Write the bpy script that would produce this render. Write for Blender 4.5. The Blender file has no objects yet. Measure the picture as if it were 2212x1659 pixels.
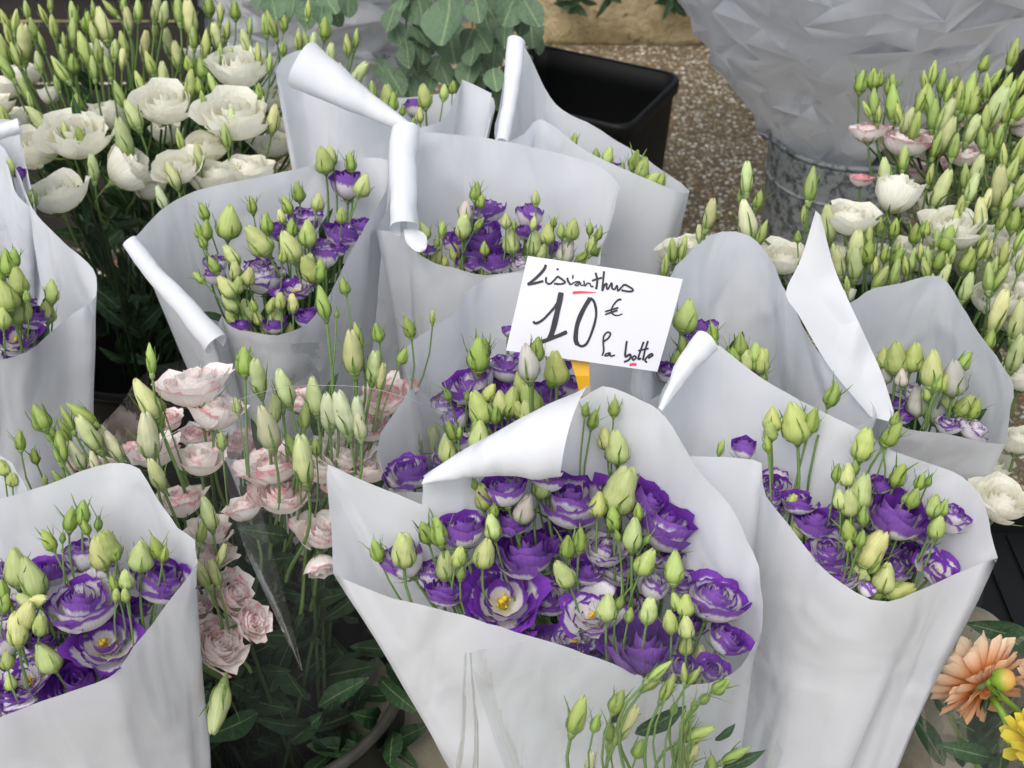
import bpy, bmesh, math, random
from math import sin, cos, pi, radians, tan, sqrt, exp
from mathutils import Vector, Matrix, noise
from mathutils.bvhtree import BVHTree

# ------------------------------------------------------------------ scene, camera, light
S = bpy.context.scene
COL = S.collection
CAM_H, PITCH, HFOV = 1.45, radians(38.0), radians(45.0)
cam_d = bpy.data.cameras.new('camera')
cam_o = bpy.data.objects.new('camera', cam_d); COL.objects.link(cam_o)
cam_o.location = (0, 0, CAM_H); cam_o.rotation_euler = (pi/2 - PITCH, 0, 0)
cam_d.sensor_width = 36.0; cam_d.lens = 18.0/tan(HFOV/2); cam_d.clip_start = 0.02; cam_d.clip_end = 300
cam_d.dof.use_dof = True; cam_d.dof.focus_distance = 1.12; cam_d.dof.aperture_fstop = 11.0
S.camera = cam_o

SUN_EL, SUN_AZ = radians(62), radians(-152)     # azimuth measured from +y towards +x
w = bpy.data.worlds.new('World'); S.world = w; w.use_nodes = True
nt = w.node_tree; nt.nodes.clear()
sky = nt.nodes.new('ShaderNodeTexSky'); sky.sky_type = 'NISHITA'; sky.sun_disc = False
sky.sun_elevation = SUN_EL; sky.sun_rotation = SUN_AZ; sky.air_density = 1.0; sky.dust_density = 4.0; sky.ozone_density = 1.0
hs = nt.nodes.new('ShaderNodeHueSaturation'); hs.inputs['Saturation'].default_value = 0.42
bg = nt.nodes.new('ShaderNodeBackground'); bg.inputs['Strength'].default_value = 0.15
wo = nt.nodes.new('ShaderNodeOutputWorld')
nt.links.new(sky.outputs[0], hs.inputs['Color']); nt.links.new(hs.outputs[0], bg.inputs[0]); nt.links.new(bg.outputs[0], wo.inputs[0])
sd = bpy.data.lights.new('sun', 'SUN'); sd.energy = 0.8; sd.angle = radians(50); sd.color = (1.0, 0.97, 0.92)
so = bpy.data.objects.new('sun', sd); COL.objects.link(so)
sv = Vector((sin(SUN_AZ)*cos(SUN_EL), cos(SUN_AZ)*cos(SUN_EL), sin(SUN_EL)))
so.rotation_euler = sv.to_track_quat('Z', 'Y').to_euler()
S.view_settings.view_transform = 'Standard'; S.view_settings.look = 'None'
S.view_settings.exposure = 0.52; S.view_settings.gamma = 1.0; S.view_settings.use_curve_mapping = False
S.render.engine = 'CYCLES'
cy = S.cycles
cy.use_denoising = True
cy.max_bounces = 14; cy.diffuse_bounces = 8; cy.transparent_max_bounces = 24; cy.glossy_bounces = 3; cy.transmission_bounces = 6

# ------------------------------------------------------------------ pixel (of a 2212 x 1659 view of the photo) -> place
TH = tan(HFOV/2)
RT = Vector((1, 0, 0)); FW = Vector((0, cos(PITCH), -sin(PITCH))); UP = Vector((0, sin(PITCH), cos(PITCH)))
CO = Vector((0, 0, CAM_H))
def ray(px, py): return FW + RT*((px-1106)/1106*TH) + UP*((829.5-py)/1106*TH)
def atz(px, py, z):
    d = ray(px, py); return CO + d*((z-CAM_H)/d.z)
def aty(px, py, y):
    d = ray(px, py); return CO + d*(y/d.y)
def atd(px, py, k): return CO + ray(px, py)*k
def mpp(p): return (p-CO).dot(FW)*TH/1106            # metres per such pixel at p
def tile(c, r, x, y): return (c*707.8 + x*0.36, r*530.9 + y*0.36)

# ------------------------------------------------------------------ helpers
RND = random.Random(7)
def mesh(name, verts, faces, uvs=None, smooth=True):
    m = bpy.data.meshes.new(name); m.from_pydata([tuple(v) for v in verts], [], faces)
    if smooth: m.polygons.foreach_set('use_smooth', [True]*len(m.polygons))
    if uvs:
        l = m.uv_layers.new(name='UVMap'); flat = []
        for p in m.polygons:
            for vi in p.vertices: flat += uvs[vi]
        l.data.foreach_set('uv', flat)
    m.update(); return m
def thing(name, label, cat, loc, group=None):
    o = bpy.data.objects.new(name, None); COL.objects.link(o); o.location = loc; o.empty_display_size = .05
    o['label'] = label; o['category'] = cat
    if group: o['group'] = group
    o['_'] = 0; del o['_']
    return o
def part(name, me, mat, root, M=None, label=None):
    o = bpy.data.objects.new(name, me)
    if mat and not me.materials: me.materials.append(mat)
    COL.objects.link(o); o.parent = root
    o.matrix_basis = Matrix.Translation(-root.location) @ (M if M else Matrix())
    if label: o['label'] = label
    return o
def sub(name, me, mat, par, B=None):
    o = bpy.data.objects.new(name, me)
    if mat and not me.materials: me.materials.append(mat)
    COL.objects.link(o); o.parent = par
    if B: o.matrix_basis = B
    else: KIDS.setdefault(par.name, []).append(o)
    return o
KIDS = {}
def solo(name, me, mat, label=None, cat=None, kind=None, group=None):
    o = bpy.data.objects.new(name, me); me.materials.append(mat); COL.objects.link(o)
    if label: o['label'] = label
    if cat: o['category'] = cat
    if kind: o['kind'] = kind
    if group: o['group'] = group
    return o
def axis_matrix(p, ax, spin, s):
    ax = ax.normalized(); q = Vector((0, 0, 1)).rotation_difference(ax)
    return Matrix.Translation(p) @ q.to_matrix().to_4x4() @ Matrix.Rotation(spin, 4, 'Z') @ Matrix.Scale(s, 4)
def look_axis(f, a):
    a = radians(a); g = sqrt(max(0, 1-f*f))
    return (-FW*f + (UP*cos(a) + RT*sin(a))*g).normalized()
def bez(p0, p1, p2, p3, n):
    return [p0*(1-t)**3 + p1*3*t*(1-t)**2 + p2*3*t*t*(1-t) + p3*t**3 for t in [i/n for i in range(n+1)]]
def tube_geo(pts, rad, seg=6, V=None, Fc=None, cap=True):
    V = [] if V is None else V; Fc = [] if Fc is None else Fc
    n0 = len(V); n = len(pts); prev = None
    for i, p in enumerate(pts):
        t = (pts[min(i+1, n-1)] - pts[max(i-1, 0)]).normalized()
        if prev is None: a = t.orthogonal().normalized()
        else: a = (prev - t*prev.dot(t)).normalized()
        prev = a; b = t.cross(a); r = rad(i/(n-1)) if callable(rad) else rad
        for k in range(seg):
            th = 2*pi*k/seg; V.append(p + (a*cos(th) + b*sin(th))*r)
    for i in range(n-1):
        for k in range(seg):
            k2 = (k+1) % seg; Fc.append((n0+i*seg+k, n0+i*seg+k2, n0+(i+1)*seg+k2, n0+(i+1)*seg+k))
    if cap:
        Fc.append(tuple(n0+k for k in range(seg))[::-1]); Fc.append(tuple(n0+(n-1)*seg+k for k in range(seg)))
    return V, Fc
def lathe(name, prof, seg=48, center=Vector()):
    V, Fc = [], []
    for r, z in prof:
        for k in range(seg): V.append(center + Vector((r*cos(2*pi*k/seg), r*sin(2*pi*k/seg), z)))
    for i in range(len(prof)-1):
        for k in range(seg):
            k2 = (k+1) % seg; Fc.append((i*seg+k, i*seg+k2, (i+1)*seg+k2, (i+1)*seg+k))
    return mesh(name, V, Fc)
def crom(P, closed, per, sharp=()):
    """centripetal Catmull-Rom through P; corner indices in sharp keep their corner"""
    n = len(P); out = []
    for i in range(n if closed else n-1):
        p1, p2 = P[i], P[(i+1) % n]
        p0 = P[i-1] if (closed or i > 0) else p1*2-p2
        p3 = P[(i+2) % n] if (closed or i+2 < n) else p2*2-p1
        if i in sharp: p0 = p1*2-p2
        if (i+1) % n in sharp: p3 = p2*2-p1
        L = (p2-p1).length; k = max(2, int(L/per+.5))
        t01 = max(1e-4, (p1-p0).length)**.5; t12 = max(1e-4, L)**.5; t23 = max(1e-4, (p3-p2).length)**.5
        m1 = (p2-p1) + t12*((p1-p0)/t01 - (p2-p0)/(t01+t12)); m2 = (p2-p1) + t12*((p3-p2)/t23 - (p3-p1)/(t12+t23))
        for j in range(k):
            t = j/k; out.append(p1*(2*t**3-3*t*t+1) + m1*(t**3-2*t*t+t) + p2*(-2*t**3+3*t*t) + m2*(t**3-t*t))
    if not closed: out.append(P[-1].copy())
    return out

# ------------------------------------------------------------------ materials
class NT:
    def __init__(s, name):
        s.m = bpy.data.materials.new(name); s.m.use_nodes = True; s.t = s.m.node_tree; s.t.nodes.clear()
        s.out = s.n('ShaderNodeOutputMaterial')
    def n(s, ty, **kw):
        x = s.t.nodes.new(ty)
        for k, v in kw.items():
            if k.startswith('_'): setattr(x, k[1:], v)
            else: s.set(x.inputs[k.replace('9', ' ')], v)
        return x
    def set(s, i, v):
        if hasattr(v, 'is_output'): s.t.links.new(v, i)
        else: i.default_value = v
    def math(s, op, a, b=0.0, c=None, clamp=False):
        x = s.t.nodes.new('ShaderNodeMath'); x.operation = op; x.use_clamp = clamp
        s.set(x.inputs[0], a); s.set(x.inputs[1], b)
        if c is not None: s.set(x.inputs[2], c)
        return x.outputs[0]
    def mix(s, f, a, b):
        x = s.t.nodes.new('ShaderNodeMix'); x.data_type = 'RGBA'; s.set(x.inputs[0], f)
        s.set(x.inputs[6], a if hasattr(a, 'is_output') else (*a[:3], 1)); s.set(x.inputs[7], b if hasattr(b, 'is_output') else (*b[:3], 1))
        return x.outputs[2]
    def step(s, v, lo, hi):
        x = s.t.nodes.new('ShaderNodeMapRange'); x.interpolation_type = 'SMOOTHSTEP'
        s.set(x.inputs[0], v); s.set(x.inputs[1], lo); s.set(x.inputs[2], hi); return x.outputs[0]
    def noise(s, vec=None, scale=5, detail=3, rough=.55, dist=0):
        x = s.t.nodes.new('ShaderNodeTexNoise'); s.set(x.inputs['Scale'], scale); s.set(x.inputs['Detail'], detail)
        s.set(x.inputs['Roughness'], rough); s.set(x.inputs['Distortion'], dist)
        if vec is not None: s.t.links.new(vec, x.inputs['Vector'])
        return x.outputs['Fac']
    def coord(s, which): return s.t.nodes.new('ShaderNodeTexCoord').outputs[which]
    def scaled(s, vec, sc):
        x = s.t.nodes.new('ShaderNodeMapping'); s.t.links.new(vec, x.inputs[0]); x.inputs['Scale'].default_value = sc; return x.outputs[0]
    def bump(s, h, strength, dist):
        x = s.t.nodes.new('ShaderNodeBump'); s.set(x.inputs['Height'], h); x.inputs['Strength'].default_value = strength; x.inputs['Distance'].default_value = dist
        return x.outputs[0]
    def bsdf(s, col, rough=.5, spec=.5, normal=None, metal=0, trans=0, tcol=None):
        p = s.t.nodes.new('ShaderNodeBsdfPrincipled')
        s.set(p.inputs['Base Color'], col if hasattr(col, 'is_output') else (*col[:3], 1)); s.set(p.inputs['Roughness'], rough)
        s.set(p.inputs['Specular IOR Level'], spec); s.set(p.inputs['Metallic'], metal)
        if normal is not None: s.t.links.new(normal, p.inputs['Normal'])
        o = p.outputs[0]
        if trans:
            tr = s.t.nodes.new('ShaderNodeBsdfTranslucent'); tc = tcol if tcol is not None else col
            s.set(tr.inputs[0], tc if hasattr(tc, 'is_output') else (*tc[:3], 1))
            if normal is not None: s.t.links.new(normal, tr.inputs['Normal'])
            mx = s.t.nodes.new('ShaderNodeMixShader'); mx.inputs[0].default_value = trans
            s.t.links.new(o, mx.inputs[1]); s.t.links.new(tr.outputs[0], mx.inputs[2]); o = mx.outputs[0]
        s.t.links.new(o, s.out.inputs[0]); return s.m
    def sep(s, v):
        x = s.t.nodes.new('ShaderNodeSeparateXYZ'); s.t.links.new(v, x.inputs[0]); return x.outputs

def m_plain(name, col, rough=.5, spec=.5, var=0.0, scale=8, metal=0, bump=0, trans=0):
    T = NT(name); c = T.coord('Object'); n = T.noise(c, scale, 5)
    cc = T.mix(n, [x*(1-var) for x in col], [min(1, x*(1+var)) for x in col]) if var else col
    nb = T.bump(T.noise(c, scale*4, 4), bump, .002) if bump else None
    return T.bsdf(cc, rough, spec, nb, metal, trans)

def m_paper(name, col, trans, crumple, rough=.62, spec=.25, bd=.012):
    T = NT(name); c = T.coord('Object')
    big = T.noise(c, 9, 3, .5, .6); fine = T.noise(c, 240, 2)
    v = T.t.nodes.new('ShaderNodeTexVoronoi'); v.feature = 'F1'; v.distance = 'EUCLIDEAN'
    T.t.links.new(c, v.inputs['Vector']); v.inputs['Scale'].default_value = 11
    soft = T.noise(T.scaled(c, (1, 1, .45)), 14, 2, .4, .8)
    v2 = T.t.nodes.new('ShaderNodeTexVoronoi'); v2.feature = 'DISTANCE_TO_EDGE'; T.t.links.new(T.scaled(c, (1, 1, .55)), v2.inputs['Vector']); v2.inputs['Scale'].default_value = 7
    gate = T.step(T.noise(c, 6, 2), .52, .72)
    crease = T.math('MULTIPLY', T.math('SUBTRACT', 1, T.step(v2.outputs['Distance'], 0, .10)), gate)
    h = T.math('ADD', T.math('MULTIPLY', soft, 1.6), T.math('MULTIPLY', fine, .015)); h = T.math('ADD', h, T.math('MULTIPLY', crease, .55))
    h = T.math('ADD', h, T.math('MULTIPLY', v.outputs['Distance'], .25*crumple))
    col2 = T.mix(T.step(T.noise(c, 5, 5, .6), .55, .8), col, [x*.955 for x in col])
    return T.bsdf(col2, rough, spec, T.bump(h, .6, bd), 0, trans, col2)

def m_petal(name, margin, margin2, back, base, core, thr, soft=.07, streak=.26, blot=.16, tr=.28, rvar=.26):
    T = NT(name); uv = T.sep(T.coord('UV')); u, v = uv[0], uv[1]
    oi = T.n('ShaderNodeObjectInfo'); oc = T.t.nodes.new('ShaderNodeSeparateColor'); T.t.links.new(oi.outputs['Color'], oc.inputs[0])
    off = T.math('ADD', T.math('SUBTRACT', oc.outputs[0], .5), T.math('MULTIPLY', T.math('SUBTRACT', oi.outputs['Random'], .5), rvar))                 # per bloom: how wide the coloured margin is
    au = T.math('ABSOLUTE', T.math('SUBTRACT', T.math('MULTIPLY', u, 2), 1))
    s = T.math('ADD', v, T.math('MULTIPLY', T.math('MULTIPLY', T.math('POWER', au, 4), v), .28))
    uvc = T.coord('UV'); obj = T.coord('Object')
    comb = T.n('ShaderNodeCombineXYZ'); T.set(comb.inputs[0], T.math('MULTIPLY', u, 11)); T.set(comb.inputs[1], T.math('MULTIPLY', v, 1.3)); T.set(comb.inputs[2], T.math('MULTIPLY', oi.outputs['Random'], 40))
    st = T.noise(comb.outputs[0], 1.0, 3, .6)
    bl = T.noise(obj, 3.2, 2)
    s = T.math('ADD', s, T.math('MULTIPLY', T.math('SUBTRACT', st, .5), streak)); s = T.math('ADD', s, T.math('MULTIPLY', T.math('SUBTRACT', bl, .5), blot))
    geo = T.n('ShaderNodeNewGeometry')
    th = T.math('ADD', T.math('ADD', off, thr), T.math('SUBTRACT', T.math('MULTIPLY', geo.outputs['Backfacing'], .06), .03))
    mask = T.step(s, T.math('SUBTRACT', th, soft), T.math('ADD', th, soft))
    mcol = T.mix(T.noise(obj, 2.0, 3), margin, margin2); mcol = T.mix(T.math('SUBTRACT', .5, T.math('MULTIPLY', geo.outputs['Backfacing'], .5)), mcol, back)
    bcol = T.mix(T.step(v, .05, .38), core, base)
    col = T.mix(mask, bcol, mcol)
    vein = T.n('ShaderNodeCombineXYZ'); T.set(vein.inputs[0], T.math('MULTIPLY', u, 34)); T.set(vein.inputs[1], T.math('MULTIPLY', v, 2))
    nb = T.bump(T.noise(vein.outputs[0], 1.0, 2), .25, .02)
    return T.bsdf(col, .55, .22, nb, 0, tr, col)

def m_bud():
    T = NT('bud_skin'); uv = T.sep(T.coord('UV')); u, v = uv[0], uv[1]
    oi = T.n('ShaderNodeObjectInfo')
    obj = T.coord('Object')
    tip = T.mix(T.noise(obj, 3, 3), oi.outputs['Color'], T.mix(.35, oi.outputs['Color'], (.55, .62, .28)))
    col = T.mix(T.step(v, .02, .55), T.mix(.45, oi.outputs['Color'], (.15, .26, .035)), tip)
    comb = T.n('ShaderNodeCombineXYZ'); T.set(comb.inputs[0], T.math('MULTIPLY', u, 26)); T.set(comb.inputs[1], T.math('MULTIPLY', v, 2.5))
    n = T.noise(comb.outputs[0], 1.0, 2)
    col = T.mix(T.math('MULTIPLY', T.step(n, .5, .75), .22), col, (.20, .30, .06))
    return T.bsdf(col, .48, .3, T.bump(n, .18, .02), 0, .22, col)
def m_leaf(name, c1, c2, rough=.5, tr=.12):
    T = NT(name); uv = T.sep(T.coord('UV')); u, v = uv[0], uv[1]
    oi = T.n('ShaderNodeObjectInfo'); obj = T.coord('Object')
    col = T.mix(T.noise(obj, 2.5, 3), c1, c2)
    mid = T.math('ABSOLUTE', T.math('SUBTRACT', u, .5)); rib = T.step(mid, .0, .05)
    col = T.mix(rib, T.mix(.5, col, (.30, .38, .18)), col)
    hsv = T.n('ShaderNodeHueSaturation'); T.set(hsv.inputs['Color'], col); T.set(hsv.inputs['Value'], T.math('ADD', T.math('MULTIPLY', oi.outputs['Random'], .6), .7))
    w = T.n('ShaderNodeTexWave'); 
    return T.bsdf(hsv.outputs[0], rough, .4, T.bump(T.noise(obj, 6, 2), .2, .05), 0, tr, hsv.outputs[0])
def m_film(name, haze=.010, gl=.18):
    T = NT(name); c = T.coord('Object')
    n = T.noise(T.scaled(c, (22, 22, 2.2)), 1.0, 4, .6, .5); n2 = T.noise(c, 16, 3, .5, .8)
    nb = T.bump(T.math('ADD', n, n2), .25, .008)
    lw = T.n('ShaderNodeLayerWeight'); lw.inputs['Blend'].default_value = .18; T.t.links.new(nb, lw.inputs['Normal'])
    tp = T.n('ShaderNodeBsdfTransparent'); tp.inputs[0].default_value = (.97, .98, .98, 1)
    g = T.n('ShaderNodeBsdfGlossy'); g.inputs['Roughness'].default_value = .10; g.inputs[0].default_value = (1, 1, 1, 1); T.t.links.new(nb, g.inputs['Normal'])
    d = T.n('ShaderNodeBsdfDiffuse'); d.inputs[0].default_value = (.75, .77, .78, 1)
    f1 = T.math('MULTIPLY', lw.outputs['Fresnel'], gl, clamp=True)
    m1 = T.n('ShaderNodeMixShader'); T.set(m1.inputs[0], f1); T.t.links.new(tp.outputs[0], m1.inputs[1]); T.t.links.new(g.outputs[0], m1.inputs[2])
    hz = T.math('ADD', T.math('MULTIPLY', T.step(n, .58, .80), haze*3.0), haze)
    m2 = T.n('ShaderNodeMixShader'); T.set(m2.inputs[0], hz); T.t.links.new(m1.outputs[0], m2.inputs[1]); T.t.links.new(d.outputs[0], m2.inputs[2])
    T.t.links.new(m2.outputs[0], T.out.inputs[0]); return T.m
def m_aggregate(name, scale, cols, mortar, bumpd):
    T = NT(name); c = T.coord('Object')
    warp = T.n('ShaderNodeVectorMath', _operation='ADD'); T.t.links.new(c, warp.inputs[0])
    nx = T.t.nodes.new('ShaderNodeTexNoise'); nx.inputs['Scale'].default_value = scale*.9; T.t.links.new(c, nx.inputs['Vector'])
    sc = T.n('ShaderNodeVectorMath', _operation='SCALE'); T.t.links.new(nx.outputs['Color'], sc.inputs[0]); sc.inputs['Scale'].default_value = .6/scale
    T.t.links.new(sc.outputs[0], warp.inputs[1])
    v = T.t.nodes.new('ShaderNodeTexVoronoi'); v.inputs['Scale'].default_value = scale; T.t.links.new(warp.outputs[0], v.inputs['Vector'])
    e = T.t.nodes.new('ShaderNodeTexVoronoi'); e.feature = 'DISTANCE_TO_EDGE'; e.inputs['Scale'].default_value = scale; T.t.links.new(warp.outputs[0], e.inputs['Vector'])
    vs = T.t.nodes.new('ShaderNodeSeparateColor'); T.t.links.new(v.outputs['Color'], vs.inputs[0])
    r = T.t.nodes.new('ShaderNodeValToRGB'); r.color_ramp.interpolation = 'CONSTANT'
    els = r.color_ramp.elements
    for i, (p, col) in enumerate(cols):
        el = els[i] if i < 2 else els.new(p)
        el.position = p; el.color = (*col, 1)
    T.t.links.new(vs.outputs[0], r.inputs[0])
    inst = T.step(e.outputs['Distance'], .05, .22)
    dirt = T.noise(c, 3, 4); col = T.mix(inst, mortar, r.outputs[0]); col = T.mix(T.math('MULTIPLY', T.step(dirt, .45, .75), .35), col, [x*.6 for x in mortar])
    h = T.math('MULTIPLY', inst, T.math('ADD', T.math('MULTIPLY', vs.outputs[1], .5), .5))
    return T.bsdf(col, .75, .3, T.bump(h, 1.0, bumpd))

M = {}
M['paper'] = m_paper('white_wrapping_paper', (.775, .79, .82), .30, .6)
M['greypaper'] = m_paper('grey_wrapping_paper', (.70, .715, .75), .22, .5, .36, .5, .012)
M['purple'] = m_petal('purple_edged_petal', (.225, .055, .47), (.135, .030, .31), (.33, .17, .52), (.78, .75, .76), (.62, .64, .40), .84)
M['white'] = m_petal('white_petal', (.90, .89, .80), (.88, .87, .77), (.90, .89, .80), (.88, .87, .75), (.66, .66, .38), .7, tr=.36)
M['pink'] = m_petal('pink_edged_petal', (.80, .24, .34), (.84, .42, .46), (.86, .50, .53), (.94, .885, .85), (.88, .82, .66), .965, .12, .30, .38, .28)
M['bud'] = m_bud()
M['calyx'] = m_leaf('green_sepal', (.12, .21, .035), (.18, .28, .05), .5, .1)
M['stem'] = m_plain('green_stem', (.14, .235, .065), .5, .35, .25, 20)
M['lowstem'] = m_plain('dark_shaded_lower_stem', (.045, .085, .028), .5, .3, .3, 20)  # dark green of its own, plus shade inside the bunch put into the colour
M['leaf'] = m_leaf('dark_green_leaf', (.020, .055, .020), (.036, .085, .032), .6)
M['eucalyptus'] = m_leaf('eucalyptus_leaf', (.070, .125, .072), (.125, .195, .105), .6, .1)
M['stamen'] = m_plain('yellow_stigma', (.62, .42, .03), .6, .3, .3, 9)
M['film3'] = m_film('folded_clear_film', .022, .5); M['film'] = m_film('clear_film'); M['film2'] = m_film('clear_hazy_film', .018, .22)
M['black'] = m_plain('black_plastic', (.006, .0065, .007), .5, .25, .4, 6, bump=.15)
M['rim'] = m_plain('scuffed_grey_rim', (.036, .035, .028), .5, .45, .85, 45, bump=.4)
M['ink'] = m_plain('black_marker_ink', (.022, .024, .030), .55, .3, .35, 60)
M['red'] = m_plain('red_marker_ink', (.62, .045, .07), .55, .3, .15, 60)
M['yellow'] = m_plain('yellow_plastic', (.70, .38, .012), .4, .5, .1, 10)
M['card'] = m_plain('white_card', (.60, .60, .645), .6, .25, .04, 9)
# ------------------------------------------------------------------ flower meshes (unit size; built once, shared by every copy)
def petal_mesh(rnd, R, H, phi, wid, flare, ruf, curl_in, frill, nu=10, nv=8):
    V, Fc, UV = [], [], []
    p1, p2, k1, k2 = rnd.uniform(0, 6), rnd.uniform(0, 6), rnd.uniform(3, 5), rnd.uniform(4.5, 7)
    lean = rnd.uniform(-.05, .05); notch = rnd.uniform(-.04, .03); skew = rnd.uniform(-.12, .12)
    for j in range(nv+1):
        v = j/nv
        for i in range(nu+1):
            u = -1 + 2*i/nu
            e = 1 - .17*abs(u)**3 + notch*exp(-(u/.25)**2) + skew*u*.25
            vv = v*e
            r = R*(1-(1-min(vv, 1))**3.0)
            z = H*(.02 + .98*vv**1.15)
            r += flare*R*max(0, vv-.5)**2*3.2
            z -= flare*H*max(0, vv-.62)**2*2.4
            r *= 1 - curl_in*max(0, vv-.45)**1.5
            ww = wid*.5*(.30 + .70*min(1, vv*1.9)**.8)
            a = phi + u*ww
            r *= 1 + .13*u + lean
            q = vv**3
            fr = frill*sin(u*13+p2)*max(0, v-.6)*.5
            r += ruf*R*q*(sin(u*k1+p1)+.5*sin(u*k2*1.7+p2)) + fr*R
            z += ruf*H*.45*q*sin(u*k2+p2) + fr*H*.6
            z += .012*sin(u*21+p1)*v**6
            V.append((r*cos(a), r*sin(a), z)); UV.append((.5+u/2, v))
    n = nu+1
    for j in range(nv):
        for i in range(nu): Fc.append((j*n+i, j*n+i+1, (j+1)*n+i+1, (j+1)*n+i))
    return mesh('petal', V, Fc, UV)

class Bloom: pass
def make_bloom(seed, kind):
    rnd = random.Random(seed); b = Bloom(); b.petals = []; b.kind = kind
    spec = dict(rose=(14, .12, 1.0, 1.34, 1.20, 0.0, .20, .14, .05),
                open=(12, .34, 1.0, .84, .86, .15, .34, .17, .06),
                cup=(10, .22, .80, 1.45, 1.30, .0, .12, .12, .05),
                frill=(18, .12, 1.0, 1.05, .95, .1, .28, .12, .35),
                pcup=(12, .20, .95, 1.25, 1.15, .0, .32, .11, .28),
                flat=(15, .12, 1.0, 1.04, .94, .02, .18, .12, .03))[kind]
    n, r0, r1, h0, h1, f0, f1, ruf, frill = spec
    a = rnd.uniform(0, 6)
    for i in range(n):
        t = i/(n-1)
        R = r0 + (r1-r0)*t**.85; H = h0 + (h1-h0)*t + rnd.uniform(-.05, .05)
        wid = radians(235 + (140-235)*t**.6)
        if kind == 'open': wid = radians(150 - 30*t)
        fl = f0 + (f1-f0)*t**1.6 + rnd.uniform(-.05, .08)
        ci = (.75 if kind in ('rose', 'frill', 'flat') else .5)*(1-t)**1.3
        if kind == 'open': ci = .1*(1-t)
        if kind == 'cup': ci = .55*(1-t)+.18
        b.petals.append(petal_mesh(rnd, R*rnd.uniform(.90, 1.09), H*rnd.uniform(.92, 1.07), a, wid, fl, ruf*(.5+.6*t), ci, frill))
        a += 2.39996 + rnd.uniform(-.45, .45)
    rr = sorted(sqrt(v.co.x**2+v.co.y**2) for p in b.petals for v in p.vertices); b.rad = rr[int(len(rr)*.97)]; b.h = max(v.co.z for p in b.petals[:] for v in p.vertices)
    # receptacle, sepals, short pedicel: the green base the petals sit in
    V, Fc = tube_geo([Vector((0, 0, -.34)), Vector((0, 0, -.20)), Vector((0, 0, -.08)), Vector((0, 0, .0)), Vector((0, 0, .06))], lambda t: [.05, .055, .10, .17, .13][round(t*4)], 9)
    UV = [(.5, .9)]*len(V)
    for k in range(5):
        ang = k*2*pi/5 + rnd.uniform(-.2, .2); L = rnd.uniform(.75, 1.05); n0 = len(V)
        for j in range(6):
            t = j/5; rr = .12 + R_prof(t)*r1*.86 + max(0, t-.6)*.25; z = -.03 + L*.62*t
            wd = .07*(1-t)**.8 + .006
            for sgn in (-1, 1):
                V.append(Vector((rr*cos(ang) - sgn*wd*sin(ang), rr*sin(ang) + sgn*wd*cos(ang), z))); UV.append((.5+.5*sgn, t))
        for j in range(5): Fc.append((n0+2*j, n0+2*j+1, n0+2*j+3, n0+2*j+2))
    b.base = mesh('flower_base', V, Fc, UV); b.base.materials.append(M['calyx'])
    # heart: ovary and two-lobed stigma
    V, Fc = tube_geo([Vector((0, 0, .0)), Vector((0, 0, .22)), Vector((0, 0, .34)), Vector((.0, 0, .46))], lambda t: [.10, .12, .06, .05][round(t*3)], 8)
    for s in (-1, 1): tube_geo([Vector((0, 0, .44)), Vector((s*.05, .02, .50)), Vector((s*.12, .0, .50))], lambda t: .055+.03*sin(t*pi), 7, V, Fc)
    for k in range(5):
        an = k*1.257; tube_geo([Vector((.05*cos(an), .05*sin(an), .1)), Vector((.14*cos(an), .14*sin(an), .38)), Vector((.20*cos(an), .20*sin(an), .42))], lambda t: .012+.024*(t > .6), 5, V, Fc)
    b.heart = mesh('stigma', V, Fc) if kind in ('open', 'flat') else None
    return b
def R_prof(t): return 1-(1-min(1, t*.7))**3

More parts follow.
